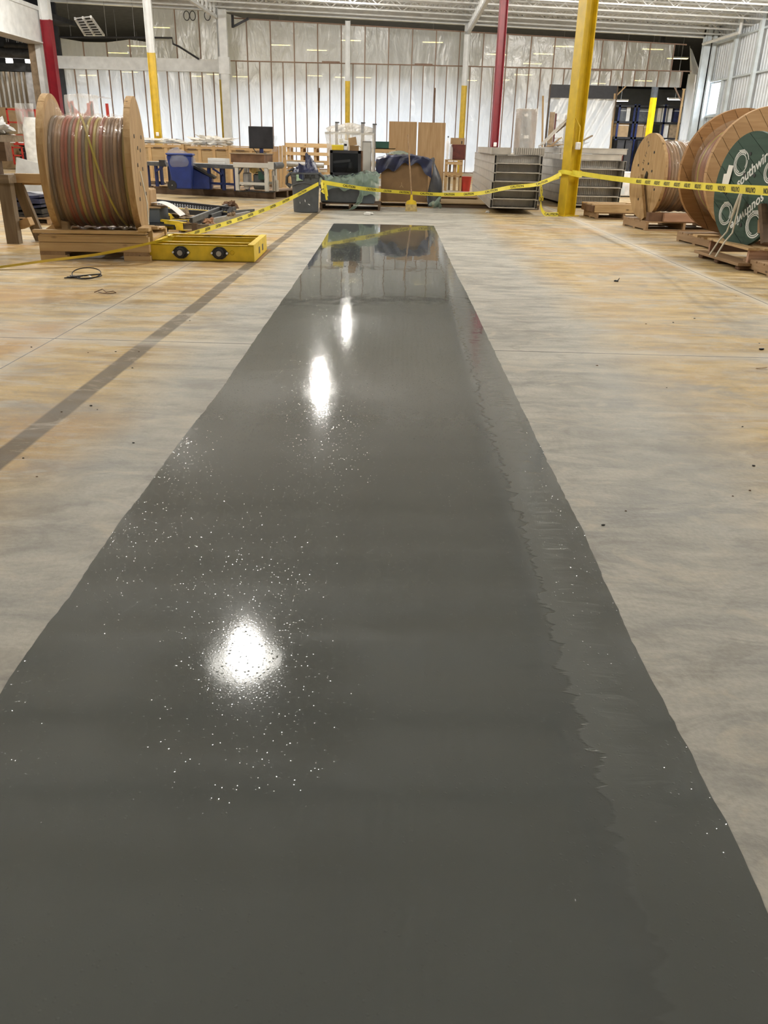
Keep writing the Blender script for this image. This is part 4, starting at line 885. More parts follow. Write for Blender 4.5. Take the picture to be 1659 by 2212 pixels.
def tailfn(u, v): return (0.18 + 0.12 * u - 0.42 * max(0, v - 0.55) * 2.0 + 0.03 * math.sin(v * 9), -0.57 - 0.18 * max(0, v - 0.7) * 2 - 0.02 * math.sin(u * 9), max(zt - 0.1 - (zt + 0.02) * v * 1.25, -0.132) + 0.02 * u)
MB().grid(tailfn, 6, 20).build('hanging_tail', 'green_film', mc, smooth=True, label='strip of sheeting trailing to the floor')
# black framed cabinet standing on it
Dk = 19.15; x0_, x1_, z0_, z1_ = V(713, 377, Dk).x, V(779, 377, Dk).x, V(745, 379, Dk).z, V(745, 325, Dk).z; xc = (x0_ + x1_) / 2; hw2 = (x1_ - x0_) / 2; hz = z1_ - z0_
kb = thing('glass_cabinet', 'black framed cabinet with smoked glass front on the machine', 'cabinet', (xc, Dk, z0_))
for sx in (-hw2, hw2 - 0.06): Box(sx, sx + 0.06, -0.02, 0.03, 0, hz).build('door_stile', 'black_steel', kb)
for sz in (0, hz - 0.055): Box(-hw2, hw2, -0.02, 0.03, sz, sz + 0.055).build('door_rail', 'black_steel', kb)
Box(-hw2, hw2, 0.03, 0.42, 0, 0.03).build('bottom_panel', 'black_steel', kb); Box(-hw2, hw2, 0.03, 0.42, hz - 0.03, hz).build('top_panel', 'black_steel', kb); Box(-hw2, hw2, 0.40, 0.43, 0, hz).build('back_panel', 'slate_box', kb)
Box(-hw2, -hw2 + 0.02, 0.03, 0.4, 0.03, hz).build('side_panel', 'black_steel', kb); Box(hw2 - 0.02, hw2 + 0.03, 0.03, 0.4, 0.0, hz).build('side_panel', 'rust_brown', kb)
Box(-hw2 + 0.05, hw2 - 0.05, 0.008, 0.013, 0.05, hz - 0.05).build('glass_pane', 'smoked_glass', kb, label='smoked glass')
Box(-hw2 + 0.03, 0.0, 0.06, 0.3, 0.03, 0.20).build('inner_box', 'navy_tarp', kb); m_ = MB(); m_.bar((-hw2 + 0.06, 0.1, hz * 0.52), (0.1, 0.12, hz * 0.6), 0.02, 0.05); m_.build('inner_bracket', 'bright_white', kb); Box(0.02, 0.18, 0.05, 0.2, 0.1, 0.14).build('inner_box', 'dark_grey_metal', kb)
MB().lathe([(0.06, 0.0), (0.05, 0.12), (0.02, 0.14)], 14, Matrix.Translation((0.1, 0.18, 0.14))).build('inner_canister', 'steel', kb, smooth=True)
zc = z1_; 
o = Box(-0.125, 0.125, -0.08, 0.08, 0, 0.105).build('parts_box', 'bright_yellow', loc=(V(729, 324, Dk).x, Dk + 0.12, zc), bevel=0.006); tag(o, 'small bright yellow box on the black cabinet', 'box'); Box(-0.127, 0.127, -0.082, 0.082, 0.085, 0.107).build('lid', 'tape_yellow', o)
o = thing('open_carton', 'small brown carton with raised flap on the black cabinet', 'box', (V(764, 324, Dk).x, Dk + 0.12, zc)); Box(-0.09, 0.10, -0.08, 0.08, 0, 0.10).build('carton_body', 'cardboard', o); m_ = MB(); m_.bar((-0.02, 0.08, 0.1), (-0.05, 0.12, 0.26), 0.17, 0.006, (0, 1, 0)); m_.build('flap', 'cardboard_light', o); m_ = MB(); m_.bar((0.1, 0, 0.1), (0.15, 0, 0.06), 0.14, 0.005); m_.build('flap', 'cardboard', o)
o = thing('white_motor', 'small white control unit between the yellow box and carton', 'device', (V(746, 324, Dk).x, Dk + 0.12, zc)); Box(-0.05, 0.05, -0.06, 0.06, 0, 0.20).build('casing', 'bright_white', o, bevel=0.015); Box(-0.03, 0.03, -0.065, -0.058, 0.09, 0.13).build('display', 'black_plastic', o); Box(-0.14, -0.05, -0.04, 0.04, 0.15, 0.23).build('arm', 'paper', o, bevel=0.01)

# ================================================================== BROWN CARTON UNDER BLUE TARP
D1 = 19.75; xa, xb = V(822, 440, D1).x, V(922, 440, D1).x; xm = (xa + xb) / 2; hw_ = (xb - xa) / 2; zt = V(860, 345, D1).z
pallet('pale pallet with curved board ends under the brown carton', (xm + 0.06, D1 + 0.55, 0), 0.0, xb - xa + 0.2, 1.15, 0.12, 6, 'pine', along='x')
bx = thing('large_carton', 'big plain brown carton beneath the blue tarp', 'box', (xm, D1 + 0.52, 0.12)); h_ = zt - 0.14
Box(-hw_, hw_, -0.5, 0.5, 0, h_).build('carton_body', 'cardboard', bx, bevel=0.008); Box(-hw_ - 0.002, hw_ + 0.002, -0.06, 0.06, h_, h_ + 0.003).build('tape_seam', 'cardboard_light', bx)
put_text('Y', 0.16, 'cardboard_light', bx, Matrix(((1, 0, 0, -0.06), (0, 0, -1, -0.502), (0, 1, 0, h_ * 0.42), (0, 0, 0, 1))) @ Matrix.Rotation(PI, 4, 'Z'))
tp = thing('blue_tarp', 'dark blue tarpaulin thrown over the big brown carton', 'tarp', (xm, D1 + 0.52, 0.12))
def tarpfn(u, v):
    x_ = -hw_ - 0.12 + (2 * hw_ + 0.20) * u; s = v * 1.6
    top = h_ + 0.03 + 0.05 * abs(fbm((x_ * 3.5, s * 3, 5), 3)) + 0.08 * math.sin(PI * u)
    if s < 1.0: return (x_, 0.5 - 1.04 * s, top)
    k = (s - 1.0) / 0.6; drop = 0.20 + 0.10 * math.sin(u * 5 + 0.5) + (0.30 * max(0, (u - 0.62) / 0.38) ** 1.3) + 0.05 * math.sin(u * 23)
    return (x_, -0.54 - 0.05 * abs(math.sin(u * 13 + k * 2)) - 0.01, top - drop * k)
MB().grid(tarpfn, 48, 26).build('top_fold', 'navy_tarp', tp, smooth=True)
def sidefn(u, v):
    zz_ = (h_ + 0.06) * (1 - v) + (-0.10 + 0.03 * math.sin(u * 9)) * v; return (hw_ + 0.05 + 0.36 * u * (0.35 + 0.65 * v) + 0.05 * math.sin(v * 6 + u * 5), -0.56 + 0.7 * u + 0.06 * math.sin(u * 9 + v * 4) - 0.02 * v, zz_ + 0.02 * math.sin(u * 12))
MB().grid(sidefn, 18, 24).build('right_fold', 'dark_tarp', tp, smooth=True)
def leftfn(u, v): return (-hw_ - 0.04 - 0.12 * math.sin(PI * v) * (0.4 + 0.6 * u) - 0.03 * math.sin(v * 9), -0.54 + 0.5 * u, (h_ + 0.04) * (1 - v) + (h_ * 0.42) * v)
MB().grid(leftfn, 10, 14).build('left_fold', 'teal', tp, smooth=True, label='teal underside of the tarp')
MB().grid(lambda u, v: (hw_ + 0.06 + 0.25 * u + 0.03 * math.sin(v * 7), -0.60 - 0.08 * math.sin(v * 3), -0.11 + 0.26 * v * (0.4 + 0.6 * u) + 0.02 * math.sin(u * 11)), 10, 8).build('film_corner', 'green_film', tp, smooth=True, label='greenish film bunched at the floor')
MB().grid(lambda u, v: (-hw_ + 0.1 + 0.55 * u, -0.35 + 0.5 * v, h_ + 0.13 + 0.07 * math.sin(PI * u) * math.sin(PI * v) + 0.025 * fbm((u * 5, v * 5, 2), 2)), 12, 10).build('film_fold', 'green_film', tp, smooth=True)
# broom
q = G(888, 456); q.y -= 0.05; tpz = V(881, 291, q.y + 0.3).z
bm_ = thing('push_broom', 'long handled broom with yellow head leaning on the brown carton', 'broom', (q.x, q.y, 0))
xt = V(881, 291, q.y + 0.3).x - q.x
MB().cyl((0.0, 0.0, 0.30), (xt, 0.34, tpz), 0.014, 10).build('handle', 'pallet_wood', bm_, smooth=True)
MB().prism([(-0.115, 0.0), (0.115, 0.0), (0.10, 0.07), (0.03, 0.10), (0.022, 0.20), (-0.022, 0.20), (-0.03, 0.10), (-0.10, 0.07)], 0.045, Matrix(((1, 0, 0, 0), (0, 0, 1, -0.022), (0, 1, 0, 0.13), (0, 0, 0, 1)))).build('broom_head', 'bright_yellow', bm_)
MB().prism([(-0.13, 0.0), (0.13, 0.0), (0.11, 0.14), (-0.11, 0.14)], 0.05, Matrix(((1, 0, 0, 0), (0, 0, 1, -0.025), (0, 1, 0, 0.0), (0, 0, 0, 1)))).build('bristles', 'straw', bm_)
# plywood sheets standing behind
for (pa, pb, ztp, lbx) in (((841, 262), (901, 262), 262, 'left of two upright plywood sheets behind the tarp'), ((904, 264), (963, 264), 264, 'right of two upright plywood sheets behind the tarp')):
    Dp = 25.6; A_, B_ = V(*pa, Dp), V(*pb, Dp); hgt = A_.z
    t_ = thing('plywood_sheet', lbx, 'plywood', ((A_.x + B_.x) / 2, Dp, 0)); hw2 = (B_.x - A_.x) / 2
    Box(-hw2, hw2, -0.01, 0.01, 0, hgt).build('face_board', 'ply', t_); Box(-hw2, hw2, 0.01, 0.09, hgt - 0.1, hgt - 0.005).build('back_cleat', 'pine', t_); Box(-hw2, hw2, 0.01, 0.7, 0.0, 0.05).build('foot', 'pine', t_)

# ================================================================== STACKED ALUMINIUM TRAYS
def tray_meshes(L, w_, h):
    d = {}
    rw = 0.045
    def rail(x0):
        m_ = MB(); x1 = x0 + rw; tk = 0.004
        m_.box(x0, x0 + tk, 0, L, 0, h); m_.box(x1 - tk, x1, 0, L, 0, h); m_.box(x0 - 0.012, x1 + 0.012, 0, L, 0, 0.008); m_.box(x0 - 0.012, x1 + 0.012, 0, L, h - 0.008, h); return m_
    d['left_rail'] = rail(-w_ / 2).mesh('side_rail', 'aluminium'); d['right_rail'] = rail(w_ / 2 - rw).mesh('side_rail', 'aluminium')
    f = MB()
    for x0 in (-w_ / 2 + 0.005, w_ / 2 - rw + 0.005): f.box(x0, x0 + rw - 0.01, 0.05, L - 0.02, 0.01, h - 0.01)
    d['core'] = f.mesh('rail_dark_fill', 'black_plastic')  # black fill stands in for the shade inside the hollow rails
    dk = MB(); n_ = 36; prof = []
    for k in range(n_): xx = -w_ / 2 + rw + (w_ - 2 * rw) * k / (n_ - 1); prof.append((xx, 0.012 + (0.012 if k % 4 in (1, 2) else 0)))
    dk.add([(x_, y_, z_) for y_ in (0.0, L) for x_, z_ in prof] , [(k, k + 1, n_ + k + 1, n_ + k) for k in range(n_ - 1)]); d['deck'] = dk.mesh('deck_sheet', 'aluminium')
    ed = Box(-w_ / 2 + rw, w_ / 2 - rw, -0.004, 0.02, 0.0, 0.022).mesh('deck_edge', 'aluminium'); d['edge'] = ed
    bk = MB(); k = L * 0.35
    ib = MB(); ib.box(-w_ / 2 + rw, w_ / 2 - rw, 0.42, 0.43, 0.02, h - 0.012)
    for k_ in range(22): xx = -w_ / 2 + rw + 0.02 + (w_ - 2 * rw - 0.04) * k_ / 21; ib.box(xx - 0.008, xx + 0.008, 0.405, 0.42, 0.02, h - 0.012)
    d['ib'] = ib.mesh('ribbed_bulkhead', 'aluminium')
    d['end'] = Box(-w_ / 2 + rw, w_ / 2 - rw, L - 0.02, L - 0.01, 0.01, h - 0.01).mesh('end_plate', 'aluminium_dark')
    return d
def tray(d, label, loc, rz, grp):
    t = thing('metal_tray', label, 'metal tray', loc, rz, grp)
    link('side_rail', d['left_rail'], t); link('side_rail', d['right_rail'], t); link('rail_dark_fill', d['core'], t); link('deck_sheet', d['deck'], t); link('deck_edge', d['edge'], t); link('end_plate', d['end'], t); link('ribbed_bulkhead', d['ib'], t)
    return t
ORD = ['bottom', 'second from bottom', 'third from bottom', 'fourth from bottom', 'fifth from bottom', 'sixth from bottom', 'top']
TB = 0.113; A_ = G(1058, 449, TB); B_ = G(1010, 402, TB); dv = (B_ - A_); rz1 = math.atan2(dv.y, dv.x) - PI / 2; L1 = min(dv.length, 7.5)
wd1 = 1.0; zt1 = V(1072, 334, A_.y).z; h1 = (zt1 - TB) / 6
tm = tray_meshes(L1, wd1, h1 - 0.004); c_ = Vector((wd1 / 2 * math.cos(rz1), wd1 / 2 * math.sin(rz1), 0))
for k in range(6): tray(tm, f'{ORD[k]} aluminium tray of the left stack by the red column', (A_.x + c_.x + 0.008 * k + 0.012 * math.sin(k * 2.3), A_.y + c_.y + 0.02 * math.sin(k * 1.7), TB + h1 * k), rz1, 'aluminium trays in the left stack')
sp_ = thing('stack_timber', 'rear timber bearer under the left tray stack', 'timber', (A_.x + c_.x + 0.1, A_.y + 5.5, 0)); Box(-0.6, 0.7, -0.06, 0.06, 0, TB - 0.002).build('bearer', 'dark_wood', sp_)
tp7 = thing('tray_section', 'short cut tray section lying on top of the left stack', 'metal tray', (A_.x + c_.x + 0.02, A_.y + 0.5, TB + 6 * h1), rz1); hh = h1 * 0.8
Box(-0.55, -0.53, -0.3, 4.5, 0, hh).build('side_rail', 'aluminium', tp7); Box(0.56, 0.58, -0.2, 4.5, 0, hh).build('side_rail', 'aluminium', tp7); Box(-0.55, 0.58, -0.2, 4.5, 0, 0.012).build('deck_sheet', 'aluminium', tp7)
for k in range(14): Box(-0.06 + 0.045 * k, -0.03 + 0.045 * k, -0.215, -0.2, 0.012, hh).build('rib', 'aluminium', tp7)
Box(-0.53, -0.12, -0.22, -0.2, 0.01, hh).build('front_plate', 'aluminium', tp7); Box(-0.06, 0.56, -0.205, -0.19, 0.01, hh).build('front_plate', 'aluminium_dark', tp7)

A2 = G(1240, 445, 0.05); wd2 = 1.12; zt2 = V(1255, 346, A2.y).z; h2 = (zt2 - 0.06) / 5; L2 = 6.0; rz2 = math.radians(4)
tm2 = tray_meshes(L2, wd2, h2 - 0.004); c2 = Vector((wd2 / 2 - 0.02, 0.1, 0))
for k in range(5): tray(tm2, f'{ORD[k]} aluminium tray of the right stack behind the yellow column', (A2.x + c2.x + 0.012 * k, A2.y + c2.y + 0.015 * math.sin(k * 2.1), 0.06 + h2 * k), rz2, 'aluminium trays in the right stack')
for yy, lbx in ((0.4, 'front'), (4.6, 'rear')): sp_ = thing('stack_timber', f'{lbx} timber bearer under the right tray stack', 'timber', (A2.x + c2.x, A2.y + yy, 0)); Box(-0.7, 0.7, -0.06, 0.06, 0, 0.058).build('bearer', 'dark_wood', sp_)
for k, lbx in enumerate(('lower wide aluminium trough crossing the top of the right stack', 'upper wide aluminium trough crossing the top of the right stack')):
    z0_ = 0.06 + 5 * h2 + k * 0.135; t_ = thing('wide_trough', lbx, 'metal tray', (A2.x + 0.30, A2.y + 0.25 + 0.05 * k, z0_), math.radians(3))
    Box(-0.72, 0.88 - 0.12 * (1 - k), 0, 0.012, 0, 0.13).build('front_plate', 'aluminium', t_); Box(-0.72, 0.88 - 0.12 * (1 - k), 0, 2.6, 0, 0.01).build('deck_sheet', 'aluminium', t_); Box(-0.72, -0.70, 0, 2.6, 0, 0.13).build('side_rail', 'aluminium', t_); Box(0.74, 0.76, 0.02, 2.6, 0.01, 0.13).build('side_rail', 'aluminium', t_); Box(-0.74, 0.90 - 0.12 * (1 - k), -0.008, 0.02, 0.118, 0.13).build('top_lip', 'aluminium', t_)
ZT2 = 0.06 + 5 * h2 + 0.27
# wrapped odds and ends on the right stack
xq = A2.x
t_ = thing('wrapped_sheet', 'clear wrapped panel leaning up on the right tray stack', 'panel', (V(1168, 322, A2.y + 1).x, A2.y + 1.0, ZT2)); m_ = MB(); m_.bar((0, 0, 0.03), (0.52, 0.1, 0.55), 0.5, 0.03, (-0.6, 0, 0.5)); m_.build('panel_board', 'milky_film', t_); m_ = MB(); m_.bar((0.44, -0.02, 0.42), (0.56, 0.1, 0.58), 0.5, 0.05, (-0.6, 0, 0.5)); m_.build('panel_cap', 'kraft_wrap', t_)
t_ = thing('torn_carton', 'torn cardboard scrap heap beside the leaning clear panel', 'cardboard', (V(1198, 322, A2.y + .7).x, A2.y + 0.7, ZT2)); m_ = MB(); m_.bar((-0.1, 0, 0.02), (0.12, 0.05, 0.2), 0.25, 0.02, (-0.6, 0, 0.5)); m_.build('flap', 'cardboard_light', t_); m_ = MB(); m_.bar((-0.2, 0, 0.01), (0.18, 0, 0.06), 0.3, 0.02); m_.build('flap', 'cardboard_light', t_); m_ = MB(); m_.bar((0.05, 0, 0.02), (0.16, 0, 0.10), 0.02, 0.05); m_.build('tape', 'bright_white', t_)
t_ = tag(crumple(0.35, 0.2, 0.09, 4.4, 0.6).build('film_heap', 'clear_film', loc=(V(1225, 322, A2.y + .6).x, A2.y + 0.9, ZT2), smooth=True), 'crumpled clear film heap behind the yellow column', 'plastic film')
t_ = thing('foil_duct', 'bent silvery film strip sticking up right of the yellow column', 'film strip', (V(1262, 322, A2.y + .8).x, A2.y + 0.8, ZT2)); m_ = MB(); m_.bar((-0.06, 0, 0.0), (-0.02, 0, 0.17), 0.05, 0.04); m_.build('stem', 'clear_film', t_); m_ = MB(); m_.bar((-0.06, 0, 0.15), (0.16, 0, 0.27), 0.12, 0.03); m_.build('tip', 'kraft_wrap', t_)

# plywood platform by the left tray stack
t_ = thing('plywood_platform', 'low plywood platform on timbers left of the tray stacks', 'platform', (1.85, 20.9, 0)); Box(-0.98, 1.3, -0.95, 2.2, 0.09, 0.11).build('top_sheet', 'ply_crate', t_)
for k in (-0.9, 0.3, 1.9): Box(-0.96, 1.3, k, k + 0.08, 0, 0.09).build('bearer', 'dark_wood', t_)
Box(-0.98, 0.0, 0.6, 2.3, 0.13, 0.15).build('loose_sheet', 'ply', t_); Box(-0.96, -0.02, 0.65, 0.72, 0.11, 0.13).build('spacer', 'dark_wood', t_); Box(-0.96, -0.02, 2.1, 2.2, 0.11, 0.13).build('spacer', 'dark_wood', t_)
# timber stand, maroon cabinet, carton, bottles
Ds = 27.5; xa, xb = V(963, 345, Ds).x, V(1000, 345, Ds).x; zs = V(980, 345, Ds).z; wS = xb - xa
t_ = thing('timber_stand', 'rough timber stand carrying the maroon cabinet', 'stand', ((xa + xb) / 2, Ds, 0))
for sx in (-wS / 2, wS / 2 - 0.07):
    for sy in (0, 0.45): Box(sx, sx + 0.07, sy, sy + 0.07, 0, zs - 0.03).build('leg', 'pine_z', t_)
for z_ in (zs - 0.14, zs * 0.5): Box(-wS / 2, wS / 2, -0.03, 0.0, z_, z_ + 0.09).build('front_rail', 'pine', t_)
Box(-wS / 2, wS / 2, -0.03, 0.55, zs - 0.03, zs).build('top_board', 'pine', t_); Box(-wS / 2 + 0.02, wS / 2 - 0.02, 0.0, 0.5, zs * 0.45, zs * 0.48).build('shelf', 'pine', t_); Box(0.0, 0.09, 0.1, 0.16, 0.02, zs - 0.1).build('mid_post', 'pine_z', t_); Box(-0.15, -0.08, 0.2, 0.26, 0.02, zs - 0.1).build('mid_post', 'old_wood', t_)
zc1 = V(980, 312, Ds).z
t_ = thing('maroon_cabinet', 'dark maroon metal cabinet on the timber stand', 'cabinet', ((xa + xb) / 2 + 0.06, Ds + 0.05, zs)); Box(-wS / 2 + 0.1, wS / 2, 0.02, 0.45, 0, zc1 - zs).build('cabinet_body', 'maroon', t_, bevel=0.01); Box(-wS / 2 + 0.12, wS / 2 - 0.02, 0.0, 0.02, 0.02, zc1 - zs - 0.03).build('door', 'maroon', t_)
zc2 = V(980, 298, Ds).z; t_ = thing('flat_carton', 'long brown carton on top of the maroon cabinet', 'box', ((xa + xb) / 2 + 0.06, Ds + 0.1, zc1)); Box(-wS / 2 + 0.08, wS / 2 - 0.03, 0, 0.35, 0, zc2 - zc1).build('carton_body', 'cardboard_light', t_); Box(wS / 4, wS / 4 + 0.03, -0.004, 0, 0.02, 0.1).build('hand_hole', 'black_plastic', t_); Box(-wS / 2 + 0.08, wS / 2 - 0.03, -0.002, 0.35, zc2 - zc1, zc2 - zc1 + 0.004).build('lid', 'cardboard_light', t_)
t_ = thing('spray_bottle', 'white bottle with narrow neck beside the maroon cabinet', 'bottle', (xa + 0.04, Ds - 0.02, zs)); MB().lathe([(0.035, 0), (0.04, 0.2), (0.06, 0.42), (0.055, 0.5), (0.02, 0.56), (0.015, 0.62)], 14).build('bottle_body', 'bright_white', t_, smooth=True); MB().lathe([(0.02, 0.62), (0.018, 0.66)], 10).build('cap', 'black_plastic', t_)
t_ = thing('drink_bottle', 'silvery clear bottle in front of the maroon cabinet', 'bottle', (xa + 0.15, Ds - 0.0, zs)); MB().lathe([(0.05, 0), (0.052, 0.25), (0.045, 0.33), (0.02, 0.38), (0.02, 0.42)], 14).build('bottle_body', 'clear_film', t_, smooth=True); MB().lathe([(0.022, 0.42), (0.022, 0.44)], 10).build('cap', 'bright_white', t_)
t_ = thing('red_bin', 'small red plastic tub on the floor beside the timber stand', 'tub', (xb + 0.14, Ds + 0.1, 0)); MB().lathe([(0.13, 0.0), (0.17, 0.42), (0.18, 0.43), (0.16, 0.42), (0.12, 0.03)], 16, caps=False).build('tub_body', 'orange_red', t_, smooth=True); MB().lathe([(0.12, 0.02), (0.12, 0.04)], 16).build('tub_floor', 'orange_red', t_)

# wrapped frame, grey panel, green box behind the black cabinet
Dw = 22.6; t_ = thing('wrapped_gantry', 'milky plastic wrapped metal frame with bare post tops', 'wrapped frame', (V(757, 380, Dw).x, Dw, 0)); ox = t_.location.x
for px, tp_ in ((727, 266), (783, 267), (808, 270)): 
    q = V(px, tp_, Dw); MB().box(q.x - ox - 0.035, q.x - ox + 0.035, -0.03, 0.03, 0, q.z).build('post', 'steel', t_); MB().box(q.x - ox - 0.035, q.x - ox + 0.07, -0.035, 0.035, q.z, q.z + 0.03).build('post_cap', 'dark_grey_metal', t_)
q = V(751, 268, Dw + .7); Box(q.x - ox - 0.02, q.x - ox + 0.02, 0.7, 0.75, 0, q.z).build('post', 'steel', t_)
za, zb_ = V(750, 288, Dw).z, V(750, 345, Dw).z; xl, xr = V(702, 290, Dw).x - ox, V(809, 290, Dw).x - ox
Box(xl, xr, -0.05, -0.02, za - 0.03, za + 0.02).build('top_rail', 'pale_frame', t_); Box(xl + 0.2, xr, 0.7, 0.74, za + 0.0, za + 0.05).build('top_rail', 'pale_frame', t_)
def wrapf(u, v): 
    x_ = xl + 0.16 * (1 - v) + (xr - xl - 0.16 * (1 - v)) * u; return (x_, -0.06 + 0.03 * math.sin(u * 9 + v * 3) + 0.05 * fbm((u * 4, v * 3, 1), 2), (zb_ - 0.5) + (za - zb_ + 0.5) * v)
MB().grid(wrapf, 26, 18).build('plastic_wrap', 'milky_film', t_, smooth=True)
MB().grid(lambda u, v: (xl + (xr - xl) * u, -0.05 + 0.8 * v, za + 0.02 + 0.22 * math.sin(PI * v) * (0.4 + 0.6 * math.sin(PI * u)) + 0.04 * fbm((u * 6, v * 4, 3), 2)), 24, 10).build('top_wrap', 'milky_film', t_, smooth=True)
Dg = 20.6; q0, q1 = V(783, 345, Dg), V(802, 305, Dg); t_ = thing('metal_screen', 'pale grey boxed panel standing right of the black cabinet', 'panel', ((q0.x + q1.x) / 2, Dg, 0)); Box(-0.105, 0.105, 0, 0.08, 0.14, q1.z).build('panel_body', 'aluminium_dark', t_, bevel=0.01); Box(-0.09, 0.09, -0.006, 0, 0.3, q1.z - 0.03).build('panel_face', 'pale_frame', t_); Box(-0.12, 0.12, -0.03, 0.12, 0, 0.14).build('foot', 'steel', t_)
Dg = 24.6; q0, q1 = V(811, 320, Dg), V(840, 306, Dg); wv = q1.x - q0.x; t_ = thing('timber_crate', 'open timber crate standing behind the blue tarp', 'crate', ((q0.x + q1.x) / 2 - 0.05, Dg, 0))
for z_ in (0.1, 0.42, 0.74, q0.z - 0.12): Box(-0.35, 0.42, 0, 0.03, z_, z_ + 0.12).build('crate_board', 'pine', t_)
for x_ in (-0.35, 0.36): Box(x_, x_ + 0.06, 0.03, 0.09, 0, q0.z).build('crate_post', 'pine_z', t_); Box(x_, x_ + 0.06, 0.5, 0.56, 0, q0.z).build('crate_post', 'pine_z', t_)
Box(-0.35, 0.42, 0.0, 0.56, q0.z - 0.02, q0.z).build('crate_top', 'pine', t_)
t_ = thing('green_box', 'dark green metal box on the timber crate', 'box', ((q0.x + q1.x) / 2, Dg + 0.1, q0.z)); Box(-wv / 2, wv / 2, 0, 0.3, 0, q1.z - q0.z).build('box_body', 'dark_green', t_, bevel=0.008); Box(-wv / 2 - 0.005, wv / 2 + 0.005, -0.005, 0.305, q1.z - q0.z - 0.02, q1.z - q0.z).build('lid', 'dark_green', t_)

# tall wrapped pallet load and wrapped rack near the doorway
Dt = 34.0; q0, q1 = V(1110, 320, Dt), V(1161, 236, Dt); wv = q1.x - q0.x; t_ = thing('wrapped_load', 'tall film wrapped machine with brown corner boards', 'wrapped load', ((q0.x + q1.x) / 2, Dt, 0)); zt = q1.z
Box(-wv / 2, -wv / 2 + 0.2, -0.02, 0.1, 0.1, zt - 0.08).build('corner_board', 'rust_brown', t_); Box(wv / 2 - 0.2, wv / 2, -0.02, 0.1, 0.1, zt - 0.08).build('corner_board', 'rust_brown', t_); Box(-wv / 2 + 0.15, wv / 2 - 0.15, 0.0, 0.6, 0.1, zt - 0.06).build('machine_body', 'dark_grey_metal', t_)
Box(-wv / 2 - 0.02, wv / 2 + 0.02, -0.04, 0.65, 0, 0.1).build('skid', 'pallet_wood', t_); Box(-wv / 2 + 0.05, wv / 2 - 0.05, -0.03, 0.62, zt - 0.07, zt).build('top_cap', 'kraft_wrap', t_)
for dx, dz, s_ in ((0.0, 0.85, 0.08), (-0.02, zt - 0.25, 0.07), (0.05, zt - 1.0, 0.09)): Box(dx - s_, dx + s_, -0.012, 0.0, dz, dz + s_ * 1.2).build('paper_label', 'paper', t_)
MB().grid(lambda u, v: (-wv / 2 - 0.03 + (wv + 0.06) * u, -0.06 - 0.02 * math.sin(u * 14 + v * 8) + 0.02 * fbm((u * 5, v * 8, 3), 2), 0.12 + (zt - 0.1) * v), 20, 24).build('film_front', 'clear_film', t_, smooth=True)
Dt = 41.5; q0, q1 = V(1181, 320, Dt), V(1228, 243, Dt); wv = q1.x - q0.x; t_ = thing('wrapped_rack', 'bluish film wrapped rack beside a pink grey panel at the doorway', 'wrapped load', ((q0.x + q1.x) / 2, Dt, 0)); zt = q1.z
Box(-wv / 2, -wv / 2 + 0.22, -0.05, 0.05, 0, zt).build('side_panel', 'kraft_wrap', t_, label='pinkish grey panel'); Box(-wv / 2 + 0.25, -wv / 2 + 0.32, 0, 0.08, 0, zt - 0.05).build('post', 'maroon', t_)
for k in range(7): Box(-wv / 2 + 0.35, wv / 2, 0.05, 0.5, 0.2 + k * zt / 7.5, 0.26 + k * zt / 7.5).build('shelf', 'aluminium', t_)
Box(wv / 2 - 0.05, wv / 2, 0.0, 0.5, 0, zt - 0.1).build('post', 'aluminium', t_)
MB().grid(lambda u, v: (-wv / 2 + 0.33 + (wv - 0.33) * u, -0.03 + 0.03 * math.sin(u * 12 + v * 7), 0.05 + (zt - 0.1) * v), 16, 20).build('film_front', 'clear_film', t_, smooth=True)
for px, lbx in ((686, 'thin dark pole leaning against the plastic wall left of centre'), (936, 'thin dark pole leaning against the plastic wall right of centre')):
    q = V(px + 4, 190, WY - 0.15); q2 = V(px, 330, WY - 0.7); m_ = MB(); m_.cyl((q2.x, q2.y, 0), (q.x, q.y, q.z), 0.03, 8); tag(m_.build('leaning_pole', 'rust_brown', smooth=True), lbx, 'pole')
m_ = MB(); q = V(1173, 207, WY - 0.2); q2 = V(1176, 318, WY - .6); m_.bar((q2.x, q2.y, 0), (q.x, q.y, q.z), 0.09, 0.05); tag(m_.build('leaning_board', 'pine_z'), 'pale board leaning on the plastic just left of the black header', 'board')

# ================================================================== ROOM BEHIND THE DARK DOORWAY
p = V(1408, 240, 54.6); column('yellow and grey column seen through the dark doorway', p.x, 54.6, 7.7, V(1412, 211, 54.6).z, 'yellow_paint', 'dark_grey_metal', 0.3, 0.26, 0.2)
t_ = thing('storage_rack', 'dark tall storage rack seen through the doorway', 'rack', (V(1385, 300, 57).x, 57, 0)); ox = t_.location.x
for px in (1330, 1363, 1371, 1398, 1428, 1470): q = V(px, 300, 57); Box(q.x - ox - 0.06, q.x - ox + 0.06, -0.05, 0.05, 0, V(px, 225, 57).z).build('upright', 'blue_steel', t_)
for py in (228, 263, 297): z_ = V(1400, py, 57).z; Box(V(1325, py, 57).x - ox, V(1476, py, 57).x - ox, -0.05, 0.9, z_ - 0.12, z_).build('beam', 'black_steel', t_)
zz1, zz2, zz3 = V(1400, 297, 57).z, V(1400, 263, 57).z, V(1400, 228, 57).z
rn = random.Random(4)
